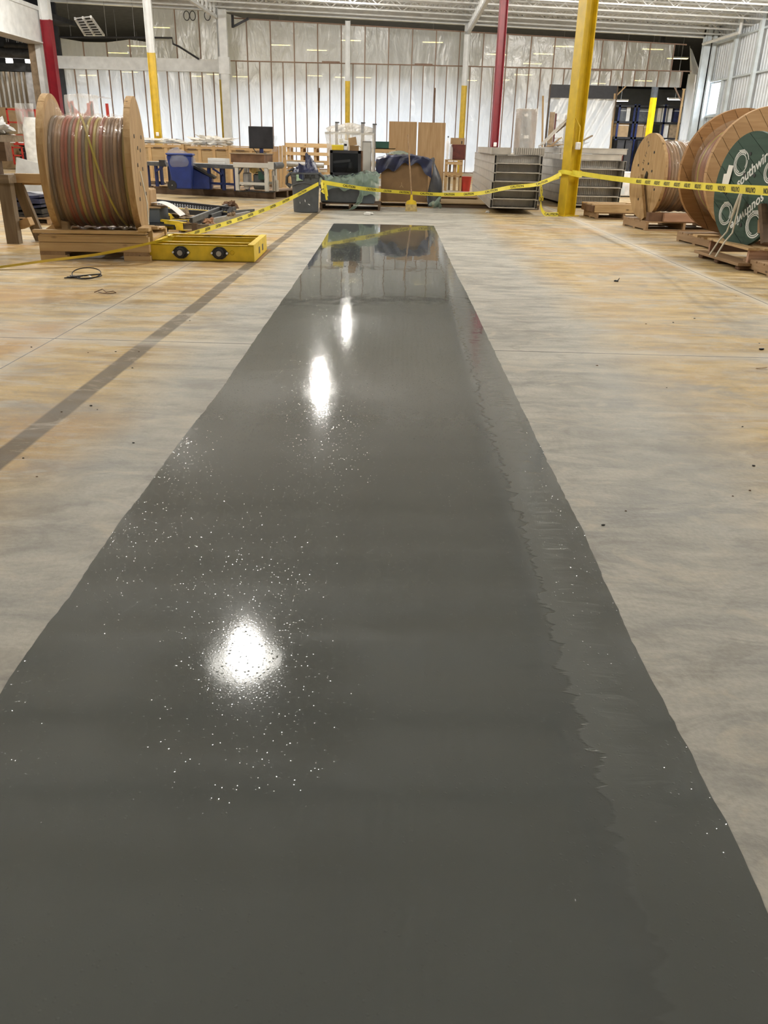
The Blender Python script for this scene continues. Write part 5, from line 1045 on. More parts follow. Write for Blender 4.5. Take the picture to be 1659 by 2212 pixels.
for (pa, pb, zb_, hp, mt, lbx) in ((1331, 1358, zz1, 27, 'cardboard_light', 'leftmost tan carton stack on the far rack'), (1376, 1390, zz1, 28, 'cardboard_light', 'narrow tan carton on the far rack'), (1391, 1402, zz1, 24, 'cardboard_light', 'second narrow tan carton on the far rack'), (1432, 1444, zz1, 28, 'paper', 'pale carton on the far rack right of the yellow column'), (1447, 1462, zz1, 30, 'kraft_wrap', 'pinkish carton at the right end of the far rack'),
                               (1416, 1424, zz2, 30, 'paper', 'white upper carton next to the far yellow column'), (1426, 1436, zz2, 32, 'paper', 'second white upper carton on the far rack'), (1440, 1447, zz2, 28, 'paper', 'narrow white upper carton on the far rack'), (1452, 1466, zz2, 26, 'navy_tarp', 'dark blue upper box on the far rack'), (1336, 1348, zz2, 24, 'dark_grey_metal', 'dark grey upper box at the left of the far rack'), (1349, 1357, zz2, 26, 'pale_frame', 'pale upper box at the left of the far rack'), (1376, 1396, zz2, 24, 'dark_grey_metal', 'dark upper crate in the middle of the far rack')):
    q0, q1 = V(pa, 280, 57), V(pb, 280, 57); hh = hp / 33.0; o = thing('stored_carton', lbx, 'box', ((q0.x + q1.x) / 2, 57.05, zb_), 0, 'boxes on the far rack'); w2 = (q1.x - q0.x) / 2; Box(-w2, w2, 0, 0.7, 0, hh).build('carton_body', mt, o); Box(-w2 - 0.003, w2 + 0.003, -0.003, 0.703, hh * 0.8, hh * 0.83).build('tape_band', 'paper', o)
for k, (pa, pb) in enumerate(((1328, 1345), (1346, 1362), (1372, 1388), (1389, 1404))):
    q0, q1 = V(pa, 320, 56), V(pb, 320, 56); o = thing('black_cabinet', f'{["first","second","third","fourth"][k]} black cabinet from left under the far rack', 'cabinet', ((q0.x + q1.x) / 2, 55.6, 0)); w2 = (q1.x - q0.x) / 2; Box(-w2 + 0.02, w2 - 0.02, 0, 0.8, 0, zz1 - 0.2).build('cabinet_body', 'black_plastic', o); Box(-w2 + 0.06, w2 - 0.06, -0.015, 0, 0.1, zz1 - 0.35).build('door', 'black_steel', o)
for k, (px, py) in enumerate(((1341, 219), (1458, 216))): lamp('strip_lamp', ('white strip lamp at the left inside the dark doorway', 'white strip lamp at the right inside the dark doorway')[k], V(px, py, 50.5), 40, (0.75, 0.14), 'lamp_lens', (0.95, 0.97, 1.0), 160)
Dr = 38.0; q0, q1 = V(1326, 349, Dr), V(1347, 325, Dr); o = thing('red_rack', 'row of reddish boards standing beside the wrapped curtain', 'board rack', ((q0.x + q1.x) / 2, Dr, 0)); 
for k in range(5): Box(-0.22 + 0.09 * k, -0.17 + 0.09 * k, 0, 0.5, 0.05, q1.z).build('board', 'pink_wood' if k % 2 else 'maroon', o)
Box(-0.26, 0.28, -0.02, 0.52, 0, 0.05).build('base', 'dark_wood', o)
q = V(1345, 400, 26); o = thing('white_case', 'white appliance case on the floor behind the right tray stack', 'case', (q.x + 0.25, 26.5, 0)); Box(-0.35, 0.35, 0, 0.5, 0.03, V(1345, 372, 26).z).build('case_body', 'bright_white', o, bevel=0.02); Box(-0.25, -0.05, -0.01, 0, 0.08, 0.3).build('side_vent', 'cool_steel', o); Box(-0.3, 0.3, 0.05, 0.45, 0, 0.03).build('foot', 'black_plastic', o)

# ================================================================== LEFT MIDDLE: CRATES, CONVEYOR, MACHINE
def crate(label, x0, x1, D, h, nb, mat='ply_crate', depth=1.1, rz=0.0):
    t = thing('wooden_crate', label, 'crate', ((x0 + x1) / 2, D, 0), rz); hw = (x1 - x0) / 2
    Box(-hw, hw, 0.03, depth, 0.12, h - 0.02).build('crate_panel', mat, t)
    for k in range(nb + 1): xx = -hw + 2 * hw * k / nb; Box(xx - 0.045, xx + 0.045, 0, 0.03, 0.1, h).build('batten', 'pine_z', t)
    for z_ in (h - 0.1, h * 0.52, 0.10): Box(-hw, hw, -0.012, 0.018, z_, z_ + 0.09).build('rail', 'pine', t)
    for k in range(nb): xx = -hw + 2 * hw * (k + 0.5) / nb; Box(xx - 0.13, xx + 0.13, -0.016, 0.02, h - 0.12, h - 0.085).build('hand_slot', 'dark_wood', t)
    for k in range(nb + 1): xx = -hw + 2 * hw * k / nb; Box(max(xx - 0.08, -hw), min(xx + 0.08, hw), 0.0, depth, 0.0, 0.10).build('skid', 'dark_wood', t)
    Box(-hw - 0.02, hw + 0.02, -0.01, depth + 0.02, h, h + 0.02).build('lid', mat, t); return t
zc1 = V(380, 312, 27.0).z
crate('long pale crate behind the blue wheeled bin', V(290, 350, 27).x, V(396, 350, 27).x, 27.0, zc1, 3); crate('long pale crate behind the conveyor table', V(402, 350, 27.2).x, V(494, 350, 27.2).x, 27.2, V(440, 315, 27.2).z, 3)
crate('long pale crate behind the monitor', V(498, 350, 26.6).x, V(586, 350, 26.6).x, 26.6, V(540, 318, 26.6).z, 2)
t_ = thing('crate_end', 'upright pale boards standing right of the machine frame', 'boards', (V(598, 400, 25.2).x, 25.2, 0))
for k, (pa, pb, tp_) in enumerate(((588, 601, 316), (602, 608, 315), (609, 617, 314))): q0, q1 = V(pa, tp_, 25.2), V(pb, tp_, 25.2); ox = t_.location.x; Box(q0.x - ox, q1.x - ox, 0.02 * k, 0.06 + 0.02 * k, 0, q0.z).build('upright_board', 'pine_z' if k else 'ply', t_)
tag(crumple(0.62, 0.4, 0.16, 2.2, 0.6, True, 34, 3.0).build('film_heap', 'milky_film', loc=(V(455, 312, 27.6).x, 27.7, V(440, 315, 27.2).z + 0.02), smooth=True), 'crumpled plastic heap on the middle pale crate', 'plastic film')
tag(crumple(0.9, 0.4, 0.09, 6.1, 0.5, True, 34, 3.0).build('film_heap', 'milky_film', loc=(V(330, 308, 27.4).x, 27.6, zc1 + 0.02), smooth=True), 'low crumpled plastic heap on the left pale crate', 'plastic film')
# long dark skid
A_, B_ = G(312, 417), G(592, 430); dv = B_ - A_; rzs = math.atan2(dv.y, dv.x); LS = dv.length; o_ = (A_ + B_) / 2
t_ = thing('long_skid', 'long dark timber skid under the conveyor and machine', 'skid', (o_.x, o_.y, 0), rzs)
for yy in (0, 0.75, 1.5): Box(-LS / 2, LS / 2, yy, yy + 0.1, 0, 0.16).build('runner', 'dark_wood', t_)
k = -LS / 2
i = 0
while k < LS / 2 - 0.1: Box(k, k + 0.26, -0.02 + 0.02 * (i % 3), 1.65, 0.16, 0.185).build('deck_board', 'pallet_wood_y' if i % 2 else 'dark_wood', t_); k += 0.29; i += 1
for k, (xx, ww) in enumerate(((-1.45, 0.3), (-0.5, 0.14), (0.75, 0.12))): Box(xx, xx + ww, -0.04, 0.25, 0.186, 0.20).build('scrap_board', 'pine', t_)
def onskid(px, py, back=0.0): # a point on the skid top seen at this pixel, pushed back
    q = G(px, py, 0.187); return Vector((q.x, q.y + back, 0.187))
# blue wheeled bin with clear bag
q = onskid(392, 411, 0.22); o = thing('wheeled_bin', 'blue wheeled bin with clear bag over its top', 'bin', q, 0.15); hb = V(390, 336, q.y).z - 0.187
def taper(w0, w1, d0, d1, z0, z1, nm, mat, par, sx=0.0): 
    m_ = MB(); m_.add([(-w0, -d0, z0), (w0, -d0, z0), (w0, d0, z0), (-w0, d0, z0), (-w1 + sx, -d1, z1), (w1 + sx, -d1, z1), (w1 + sx, d1, z1), (-w1 + sx, d1, z1)], [(3, 2, 1, 0), (4, 5, 6, 7), (0, 1, 5, 4), (1, 2, 6, 5), (2, 3, 7, 6), (3, 0, 4, 7)]); return m_.build(nm, mat, par, bevel=0.02)
taper(0.21, 0.29, 0.22, 0.28, 0.03, hb, 'bin_body', 'blue_plastic', o, -0.03); taper(0.31, 0.32, 0.30, 0.30, hb, hb + 0.05, 'rim', 'blue_plastic', o, -0.03)
for s in (-0.2, 0.2): MB().cyl((-0.24, s - 0.04, 0.11), (-0.24, s + 0.04, 0.11), 0.11, 18).build('wheel', 'rubber', o, smooth=True)
MB().cyl((-0.24, -0.25, 0.11), (-0.24, 0.25, 0.11), 0.015, 8).build('axle', 'steel', o)
MB().grid(lambda u, v: (-0.03 + (0.36 + 0.03 * fbm((u * 6, v * 4, 1), 2)) * math.cos(2 * PI * u) * math.sin(0.1 + 1.9 * v), 0.34 * math.sin(2 * PI * u) * math.sin(0.1 + 1.9 * v), hb - 0.12 + (0.26 + 0.05 * math.cos(2 * PI * u + 2.6)) * math.cos(0.1 + 1.9 * v) + 0.03 * fbm((u * 9, v * 5, 7), 2)), 30, 16).build('clear_bag', 'bag_film', o, smooth=True, label='clear plastic bag')
q = onskid(427, 409, 0.24); o = thing('tipped_bin', 'second blue bin with a dark tilted lid behind the wheeled bin', 'bin', q, 0.1)
m_ = MB(); m_.prism([(-0.2, 0.0), (0.30, 0.0), (0.33, 0.28), (-0.2, 0.52)], 0.45, Matrix(((1, 0, 0, 0), (0, 0, 1, -0.2), (0, 1, 0, 0), (0, 0, 0, 1)))); m_.build('bin_body', 'blue_plastic', o, bevel=0.02); m_ = MB(); m_.bar((-0.24, 0, 0.60), (0.40, 0, 0.26), 0.5, 0.05); m_.build('lid', 'black_plastic', o)
# conveyor
A_, B_ = onskid(300, 405, 0.75), onskid(500, 415, 0.55); dv = B_ - A_; rzc = math.atan2(dv.y, dv.x); LC = math.hypot(dv.x, dv.y) + 0.1; o = thing('roller_conveyor', 'dark blue roller conveyor table on the long skid', 'conveyor', ((A_.x + B_.x) / 2, (A_.y + B_.y) / 2, 0.187), rzc); zc = V(440, 352, A_.y).z - 0.187
for yy in (-0.02, 0.52): Box(-LC / 2, LC / 2, yy, yy + 0.03, zc - 0.09, zc).build('side_rail', 'dark_grey_metal', o)
k = -LC / 2 + 0.06
rme = MB().cyl((0, 0.0, 0), (0, 0.53, 0), 0.024, 10).mesh('roller', 'steel', True)
while k < LC / 2: link('roller', rme, o, (k, 0, zc - 0.02)); k += 0.085
for xx in (-LC / 2 + 0.05, -LC / 2 + 0.32, -0.35, 0.55, LC / 2 - 0.45, LC / 2 - 0.1):
    for yy in (0.0, 0.5): Box(xx, xx + 0.07, yy, yy + 0.06, 0.0, zc - 0.09).build('leg', 'blue_steel', o)
for x0_, x1_ in ((-LC / 2 + 0.35, -LC / 2 + 0.62), (LC / 2 - 0.42, LC / 2 - 0.7)): m_ = MB(); m_.bar((x0_, -0.01, zc * 0.6), (x1_, -0.01, zc - 0.1), 0.03, 0.04); m_.build('brace', 'blue_steel', o)
Box(0.5, LC / 2, 0.0, 0.05, 0.12, 0.17).build('lower_rail', 'blue_steel', o); Box(-0.55, -0.25, 0.0, 0.3, zc - 0.34, zc - 0.09).build('motor_box', 'blue_steel', o); Box(-0.9, -0.7, -0.05, 0.0, zc - 0.1, zc + 0.05).build('end_stop', 'black_steel', o)
o2 = Box(-0.26, 0.26, -0.1, 0.1, 0, 0.12).build('foam_block', 'paper', loc=(V(482, 345, A_.y + .2).x, (A_.y + B_.y) / 2 + 0.25, zc + 0.187 + 0.005), rotz=rzc); tag(o2, 'white foam block lying on the conveyor', 'foam block'); Box(-0.26, 0.26, -0.101, -0.1, 0.05, 0.055).build('seam', 'cardboard_light', o2)
# aluminium-profile machine and monitor
A_, B_ = onskid(512, 414, 0.1), onskid(574, 418, 0.1); o = thing('profile_machine', 'pale aluminium profile machine frame at the end of the long skid', 'machine', ((A_.x + B_.x) / 2, (A_.y + B_.y) / 2, 0.187), rzs * 0.6); hw = (B_.x - A_.x) / 2 + 0.03; zf = V(540, 362, A_.y).z - 0.187; zt = V(540, 353, A_.y).z - 0.187
for sx in (-hw, hw - 0.09):
    for sy in (0, 0.6): Box(sx, sx + 0.09, sy, sy + 0.09, 0.03, zf).build('post', 'pale_frame', o, bevel=0.008); MB().cyl((sx + 0.045, sy + 0.045, 0), (sx + 0.045, sy + 0.045, 0.04), 0.035, 10).build('foot', 'black_plastic', o)
for sy in (0, 0.6): Box(-hw - 0.03, hw + 0.04, sy - 0.01, sy + 0.1, zf, zt + 0.02).build('top_beam', 'pale_frame', o, bevel=0.01)
Box(-hw, hw, 0.02, 0.08, 0.16, 0.22).build('lower_rail', 'pale_frame', o); Box(-hw, hw, 0.62, 0.68, 0.16, 0.22).build('lower_rail', 'pale_frame', o)
for s in (-1, 1): m_ = MB(); m_.bar((s * (hw - 0.09), 0.02, zf - 0.14), (s * (hw - 0.2), 0.02, zf), 0.04, 0.03); m_.build('gusset', 'black_steel', o)
zg = V(540, 333, A_.y).z - 0.187; Box(-hw - 0.08, hw - 0.08, 0.0, 0.62, zt + 0.02, zg).build('guard_box', 'rust_brown', o, label='brown tinted guard box'); Box(-hw - 0.1, hw - 0.06, -0.02, 0.64, zg, zg + 0.02).build('guard_lid', 'kraft_wrap', o)
Box(-hw + 0.12, -hw + 0.26, 0.2, 0.45, 0.1, 0.42).build('pump', 'steel', o, bevel=0.02); Box(-0.05, 0.22, 0.25, 0.5, 0.05, 0.4).build('gearbox', 'dark_grey_metal', o, bevel=0.03); MB().cyl((-0.02, 0.2, 0.5), (-0.02, 0.5, 0.5), 0.09, 14).build('motor', 'straw', o, smooth=True); Box(0.12, 0.3, 0.15, 0.3, 0.28, 0.46).build('valve_block', 'dark_green', o)
MB().cyl((hw + 0.14, 0.0, zt - 0.03), (hw + 0.14, 0.6, zt - 0.03), 0.075, 18).build('end_roller', 'dark_grey_metal', o, smooth=True); Box(hw + 0.02, hw + 0.16, -0.02, 0.0, zt - 0.11, zt + 0.05).build('roller_plate', 'pale_frame', o)
for k in range(3): Box(hw + 0.03 + 0.05 * k, hw + 0.06 + 0.05 * k, 0.2, 0.3, 0.03, zt - 0.15 - 0.1 * k).build('cylinder', 'aluminium', o)
m_ = MB(); m_.tube([(-hw + 0.1, -0.1, 0.02), (0.0, -0.12, 0.03), (0.2, -0.05, 0.02), (hw, -0.12, 0.02), (hw + 0.15, 0.05, 0.03)], 0.014, 6); m_.build('cable', 'black_plastic', o, smooth=True)
zm0, zm1 = V(560, 321, A_.y + .3).z, V(560, 273, A_.y + .3).z; xm = V(563, 300, A_.y + .3).x; wm_ = (V(589, 300, A_.y + .3).x - V(537, 300, A_.y + .3).x) / 2
o3 = thing('monitor', 'black flat monitor on a navy stand above the machine', 'monitor', (xm, A_.y + 0.35, zg + 0.187 + 0.02), 0.05); b0 = zm0 - (zg + 0.207)
Box(-wm_, wm_, -0.02, 0.04, b0, zm1 - zm0 + b0).build('casing', 'black_plastic', o3, bevel=0.008); Box(-wm_ + 0.02, wm_ - 0.02, -0.024, -0.02, b0 + 0.02, zm1 - zm0 + b0 - 0.02).build('screen', 'screen', o3); Box(-0.045, 0.045, 0.0, 0.05, 0, b0 + 0.02).build('stand', 'blue_steel', o3); Box(-0.12, 0.12, -0.06, 0.1, 0, 0.012).build('stand_foot', 'black_steel', o3)
m_ = MB(); m_.bar((-0.12, 0.05, b0 * 0.1), (-0.2, 0.05, b0 + 0.0), 0.02, 0.02); m_.build('side_arm', 'black_steel', o3); MB().grid(lambda u, v: (wm_ - 0.05 + 0.13 * u + 0.02 * math.sin(v * 9), 0.03 * math.sin(u * 7), b0 - 0.06 + 0.35 * v), 6, 10).build('film_wrap', 'bag_film', o3, smooth=True)
# lumber rack
Dl = 29.5; xa, xb = V(617, 350, Dl).x, V(716, 350, Dl).x; o = thing('lumber_rack', 'timber rack of stacked boards behind the grey bin', 'rack', ((xa + xb) / 2, Dl, 0)); hw = (xb - xa) / 2; zt = V(660, 313, Dl).z
for k in range(4): xx = -hw + 0.05 + k * (2 * hw - 0.2) / 3; Box(xx, xx + 0.09, 0.05, 0.14, 0, zt).build('upright', 'pine_z', o); Box(xx, xx + 0.09, 0.9, 1.0, 0, zt).build('upright', 'pine_z', o)
for k, z_ in enumerate((0.02, 0.30, 0.62, 0.9, zt - 0.08)): Box(-hw, hw, -0.03, 0.05, z_, z_ + 0.13 - 0.03 * (k % 2)).build('rack_board', 'pine', o); Box(-hw, hw, 0.35, 0.5, z_, z_ + 0.06).build('rack_board', 'pine', o); Box(-hw, hw, 0.6, 0.85, z_, z_ + 0.05).build('rack_board', 'pine', o)
o = MB(); o.cyl((xa + 0.02, Dl - 0.2, V(630, 354, Dl - .2).z), (xa + 1.3, Dl - 0.2, V(630, 354, Dl - .2).z - 0.02), 0.09, 14); tag(o.build('steel_pipe', 'steel', smooth=True), 'grey steel pipe lying across the timber rack', 'pipe'); q = V(630, 354, Dl - .2)
o = thing('pipe_bracket', 'timber trestle holding the grey steel pipe', 'trestle', (xa + 0.65, Dl - 0.2, 0)); Box(-0.5, -0.42, -0.05, 0.05, 0, q.z - 0.09).build('leg', 'pine_z', o); Box(0.42, 0.5, -0.05, 0.05, 0, q.z - 0.1).build('leg', 'pine_z', o)

# ================================================================== LEFT FOREGROUND CLUTTER
q = G(30, 527); o = thing('sawhorse', 'weathered timber trestle at the left edge of the photo', 'sawhorse', (q.x, q.y, 0)); zc = V(25, 396, q.y).z
Box(-0.09, 0.07, 0.0, 0.12, 0, zc).build('leg', 'old_wood', o); m_ = MB(); m_.bar((0.19, 0.42, 0), (0.02, 0.32, zc), 0.13, 0.07, (0, 1, 0)); m_.build('leg', 'old_wood', o)
Box(-0.27, -0.17, -0.08, 0.05, 0.28, 1.22).build('side_board', 'old_wood', o, label='grey upright board'); Box(-0.16, -0.05, 0.02, 0.14, zc + 0.1, 1.2).build('leg', 'dark_wood', o)
Box(-0.45, 0.03, -0.06, 0.7, 1.22, 1.30).build('top_beam', 'old_wood_x', o); Box(-0.2, 0.09, -0.02, 0.15, 1.0, 1.22).build('cap_block', 'dark_wood', o); Box(-0.10, 0.09, -0.06, 0.5, zc, zc + 0.1).build('cross_bearer', 'old_wood_x', o)
m_ = MB(); m_.bar((0.06, 0.15, 0.22), (0.22, 0.12, 0.28), 0.1, 0.1, (0, 0, 1)); m_.build('stretcher', 'pine', o)
pz = zc + 0.1; q2 = V(80, 388, q.y + 0.5); pk = Box(0, 0.62, 0, 0.16, 0, 0.11).build('loose_plank', 'pine', loc=(q.x + 0.07, q.y + 0.16, pz - 0.1), rotz=0.05); tag(pk, 'pale thick plank laid from the trestle toward the reel', 'plank'); Box(0.0, 0.64, 0.15, 0.4, -0.03, -0.005).build('plank_underboard', 'pine', pk)
tag(crumple(0.2, 0.2, 0.12, 3.3, 0.5, True, 26).build('plastic_bag', 'white_bag', loc=(q.x - 0.15, q.y + 0.25, 1.302), smooth=True), 'crumpled white plastic bag on the trestle top', 'bag')
# bundle of dark sheets and a grey sheet
D_ = 13.6; xa, xb = V(8, 480, D_).x, V(92, 480, D_).x
pl_ = pallet('brown pallet under the stack of dark blue sheets', ((xa + xb) / 2 + 0.05, D_ + 0.45, 0), 0.02, xb - xa + 0.1, 0.9, 0.11, 5)
for k in range(7): 
    z0_ = 0.11 + 0.05 * k; o = MB().slab(lambda u, v: ((xb - xa) * (u - 0.5) * (1 - 0.02 * (k % 3)), -0.42 + 0.85 * v + 0.02 * math.sin(k), z0_ + 0.012 * math.sin(u * 7 + k * 2)), 10, 4, (0, 0, 0.036)).build('folded_sheet', 'navy_tarp' if k > 2 else 'black_plastic', loc=((xa + xb) / 2, D_ + 0.45, 0), smooth=False)
    tag(o, ['bottom black folded sheet of the dark stack', 'second black folded sheet in the dark stack', 'third black folded sheet in the dark stack', 'lowest dark blue sheet of the stack behind the trestle', 'fifth dark blue sheet in the stack behind the trestle', 'sixth dark blue sheet in the stack behind the trestle', 'topmost dark blue sheet of the stack behind the trestle'][k], 'sheet', 'folded sheets behind the trestle')
q0 = V(40, 440, 14.3); m_ = MB(); m_.slab(lambda u, v: (q0.x + 0.75 * u, 14.25 + 0.25 * v - 0.1 * u, 0.47 + (0.50 - 0.16 * u) * v), 6, 4, (0, -0.02, 0.0)); tag(m_.build('grey_sheet', 'aluminium_dark'), 'flat grey sheet propped up behind the dark blue stack', 'sheet')
# slate box, plywood box on it, paper
q = G(318, 502); q.y += 0.1
pallet('black plastic pallet under the slate grey box', (q.x - 0.12, q.y + 0.5, 0), 0.05, 1.0, 0.9, 0.10, 5, 'black_plastic')
D_ = q.y + 0.35; xa, xb = V(296, 470, D_).x, V(346, 470, D_).x; o = thing('slate_box', 'slate grey box on the black pallet right of the reel', 'box', ((xa + xb) / 2 - 0.1, D_, 0.10)); hb = V(330, 450, D_).z - 0.10; w2 = (xb - xa) / 2 + 0.1
Box(-w2, w2, 0, 0.5, 0, hb).build('box_body', 'slate_box', o, bevel=0.008); Box(-w2 - 0.01, w2 + 0.02, -0.01, 0.51, hb, hb + 0.02).build('lid', 'cardboard_light', o)
Dx = D_ + 0.12; z0_ = 0.10 + hb + 0.02; o = thing('plywood_box', 'small pale plywood box on the slate grey box', 'box', (V(305, 440, Dx).x, Dx, z0_)); hb2 = V(310, 409, Dx).z - z0_; Box(-0.25, V(325, 430, Dx).x - o.location.x, 0, 0.35, 0, hb2).build('box_body', 'ply', o, bevel=0.01); Box(-0.26, 0.12, -0.01, 0.36, hb2, hb2 + 0.008).build('lid', 'ply_crate', o)
o = MB().slab(lambda u, v: (0.48 * u, 0.35 * v - 0.15 * u, 0.05 * math.sin(PI * (u * 0.8 + 0.2)) - 0.14 * u * u), 10, 4, (0, 0, 0.004)).build('paper_sheet', 'paper', loc=(V(328, 440, Dx).x, Dx - 0.05, z0_ + 0.02), smooth=True); tag(o, 'white paper sheet sliding off the slate grey box', 'paper')
o = thing('valve_fitting', 'small yellow and white fitting on the plywood box', 'fitting', (V(297, 404, Dx).x, Dx + 0.1, z0_ + hb2 + 0.008)); MB().lathe([(0.05, 0), (0.045, 0.03)], 12).build('base', 'bright_white', o, smooth=True); MB().lathe([(0.025, 0.03), (0.03, 0.1), (0.015, 0.12)], 12).build('knob', 'bright_yellow', o, smooth=True)
# pile of steel parts
for k, (pa, pb, lbx) in enumerate((((338, 473), (412, 483), 'front yellow steel channel in the parts pile'), ((338, 462), (416, 472), 'upper yellow steel channel in the parts pile'))):
    A_, B_ = G(pa[0], pa[1], 0.12 + 0.0 * k), G(pb[0], pb[1], 0.12); A_.y += 0.25 * k; B_.y += 0.25 * k; dv = B_ - A_; o = thing('yellow_channel', lbx, 'steel channel', (A_.x - 0.3, A_.y, 0.03), math.atan2(dv.y, dv.x)); L = dv.length + 0.3
    Box(0, L, 0, 0.008, 0, 0.12).build('web', 'bright_yellow', o); Box(0, L, 0, 0.08, 0.112, 0.12).build('top_flange', 'bright_yellow', o); Box(0, L, 0, 0.08, 0, 0.008).build('bottom_flange', 'bright_yellow', o); Box(L * 0.45, L * 0.6, -0.006, 0, 0.02, 0.09).build('bracket', 'black_steel', o); Box(0.1, L - 0.05, 0.0, 0.1, -0.03, 0.0).build('packer', 'dark_wood', o)
A_, B_, C_, E_ = G(300, 452, 0.12), G(495, 464, 0.12), G(500, 452, 0.2), G(300, 431, 0.2); o = thing('steel_grating', 'black steel mesh panel lying in the parts pile', 'mesh panel', (A_.x, A_.y, 0)); oo = o.location
for a_, b_ in ((A_, B_), (B_, C_), (C_, E_), (E_, A_)): m_ = MB(); m_.bar(a_ - oo, b_ - oo, 0.06, 0.08); m_.build('frame_bar', 'black_steel', o)
for k in range(1, 36): m_ = MB(); m_.bar(A_.lerp(B_, k / 36) - oo, E_.lerp(C_, k / 36) - oo, 0.025, 0.02); m_.build('mesh_bar', 'dark_grey_metal', o)
for k in range(1, 3): m_ = MB(); m_.bar(A_.lerp(E_, k / 3) - oo, B_.lerp(C_, k / 3) - oo, 0.03, 0.03); m_.build('cross_bar', 'bright_yellow' if k == 1 else 'black_steel', o)
for p_ in (A_, B_, C_, E_): Box(p_.x - oo.x - 0.05, p_.x - oo.x + 0.05, p_.y - oo.y - 0.05, p_.y - oo.y + 0.05, 0, p_.z - 0.03).build('support', 'dark_wood', o)
for k, (pa, pb, z_, w_, mt, lbx) in enumerate((((412, 483), (462, 463), 0.08, 0.10, 'dark_grey_metal', 'lower dark grey square tube in the parts pile'), ((413, 476), (490, 446), 0.18, 0.08, 'dark_grey_metal', 'upper dark grey square tube in the parts pile'), ((455, 468), (508, 450), 0.14, 0.07, 'dark_grey_metal', 'rear dark grey square tube in the parts pile'), ((440, 484), (537, 464), 0.06, 0.12, 'steel', 'galvanised angle bar at the front of the parts pile'), ((480, 462), (548, 456), 0.09, 0.08, 'dark_grey_metal', 'rearmost dark tube of the parts pile pointing right'))):
    A_, B_ = G(*pa, z_), G(*pb, z_); o = thing('steel_tube', lbx, 'steel tube', (A_.x, A_.y, 0)); m_ = MB(); m_.bar((0, 0, z_), B_ - Vector((A_.x, A_.y, 0)), w_ * 0.6, w_); m_.build('tube_body', mt, o)
    d_ = (B_ - A_).normalized(); m_ = MB(); m_.bar(Vector((0, 0, z_)) - d_ * 0.002, Vector((0, 0, z_)) + d_ * 0.03, w_ * 0.42, w_ * 0.75); m_.build('tube_mouth', 'black_plastic', o)
    Box(0.0, 0.08, 0.0, 0.08, 0, max(z_ - w_ / 2, 0.005)).build('packer', 'dark_wood', o); e_ = B_ - Vector((A_.x, A_.y, 0)); Box(e_.x - 0.08, e_.x, e_.y - 0.08, e_.y, 0, max(z_ - w_ / 2, 0.005)).build('packer', 'dark_wood', o)
for px, py, r_, mt, nm, lbx in ((395, 470, 0.14, 'kraft_wrap', 'paper_scrap', 'crumpled brown paper on the yellow channels'), (452, 480, 0.08, 'pink_wood', 'paper_scrap', 'crumpled pinkish scrap by the galvanised bar'), (495, 448, 0.14, 'rust_brown', 'paper_scrap', 'crumpled brown scrap behind the parts pile'), (500, 465, 0.07, 'kraft_wrap', 'paper_scrap', 'small brown scrap on the rear tubes')):
    q = G(px, py, 0.15); tag(crumple(r_, r_ * 0.8, r_ * 0.6, px * 0.1, 0.7, True, 20, 3).build(nm, mt, loc=(q.x, q.y, 0.13)), lbx, 'scrap')
q = G(410, 496); o = thing('timber_offcut', 'splintered timber offcut beside the black pallet', 'offcut', (q.x, q.y + 0.1, 0), 0.15); Box(-0.25, 0.28, 0, 0.10, 0, 0.07).build('offcut_body', 'old_wood_x', o); m_ = MB(); m_.bar((-0.3, 0.05, 0.07), (0.05, 0.02, 0.1), 0.06, 0.03); m_.build('splinter', 'pine', o)
q = G(370, 506); o2 = Box(-0.12, 0.45, 0, 0.06, 0, 0.03).build('scrap_lath', 'pine', loc=(q.x, q.y + 0.3, 0), rotz=0.1); tag(o2, 'thin pale lath on the floor behind the yellow frame', 'lath'); Box(-0.1, 0.2, 0.06, 0.1, 0, 0.015).build('splinter', 'pine', o2)

# scissor lift behind
q = G(47, 367); DL = q.y; o = thing('scissor_lift', 'red scissor lift with guard rails behind the left reel', 'lift', (q.x, DL, 0)); s_ = lambda px, py: (V(px, py, DL).x - q.x, V(px, py, DL).z)
zt, zm, zp, zpl = s_(47, 235)[1], s_(47, 263)[1], s_(47, 291)[1], s_(47, 308)[1]; xl, xr = s_(17, 260)[0], s_(78, 260)[0]
for px in (17, 59, 78): x_ = s_(px, 260)[0]; Box(x_ - 0.03, x_ + 0.03, 0, 0.06, zpl, zt).build('guard_post', 'orange_red', o); Box(x_ - 0.03, x_ + 0.03, 1.5, 1.56, zpl, zt).build('guard_post', 'orange_red', o)
for z_ in (zt, zm): Box(xl, xr, 0, 0.05, z_ - 0.05, z_).build('guard_rail', 'orange_red', o); Box(xl, xr, 1.5, 1.55, z_ - 0.05, z_).build('guard_rail', 'orange_red', o); Box(xl - 0.02, xl + 0.03, 0, 1.55, z_ - 0.05, z_).build('guard_rail', 'orange_red', o)
Box(xl + 0.1, xr, -0.02, 1.6, zpl - 0.1, zp).build('platform_box', 'orange_red', o); 
for k, (px) in enumerate((27, 45)): x_ = s_(px, 305)[0]; Box(x_ - 0.1, x_ + 0.12, -0.03, -0.02, zpl - 0.02, zpl + 0.08).build('decal', 'bright_white', o)
for k in range(3):
    z0_ = 0.55 + 0.2 * k
    for yy in (0.1, 0.75): m_ = MB(); m_.bar((xl + 0.25, yy, z0_), (xr - 0.1, yy, z0_ + 0.2), 0.06, 0.09); m_.build('scissor_arm', 'black_steel', o); m_ = MB(); m_.bar((xl + 0.25, yy + 0.08, z0_ + 0.2), (xr - 0.1, yy + 0.08, z0_), 0.06, 0.09); m_.build('scissor_arm', 'black_steel', o)
Box(xl + 0.25, xr, 0.05, 1.5, 0.22, 0.55).build('chassis', 'black_steel', o)
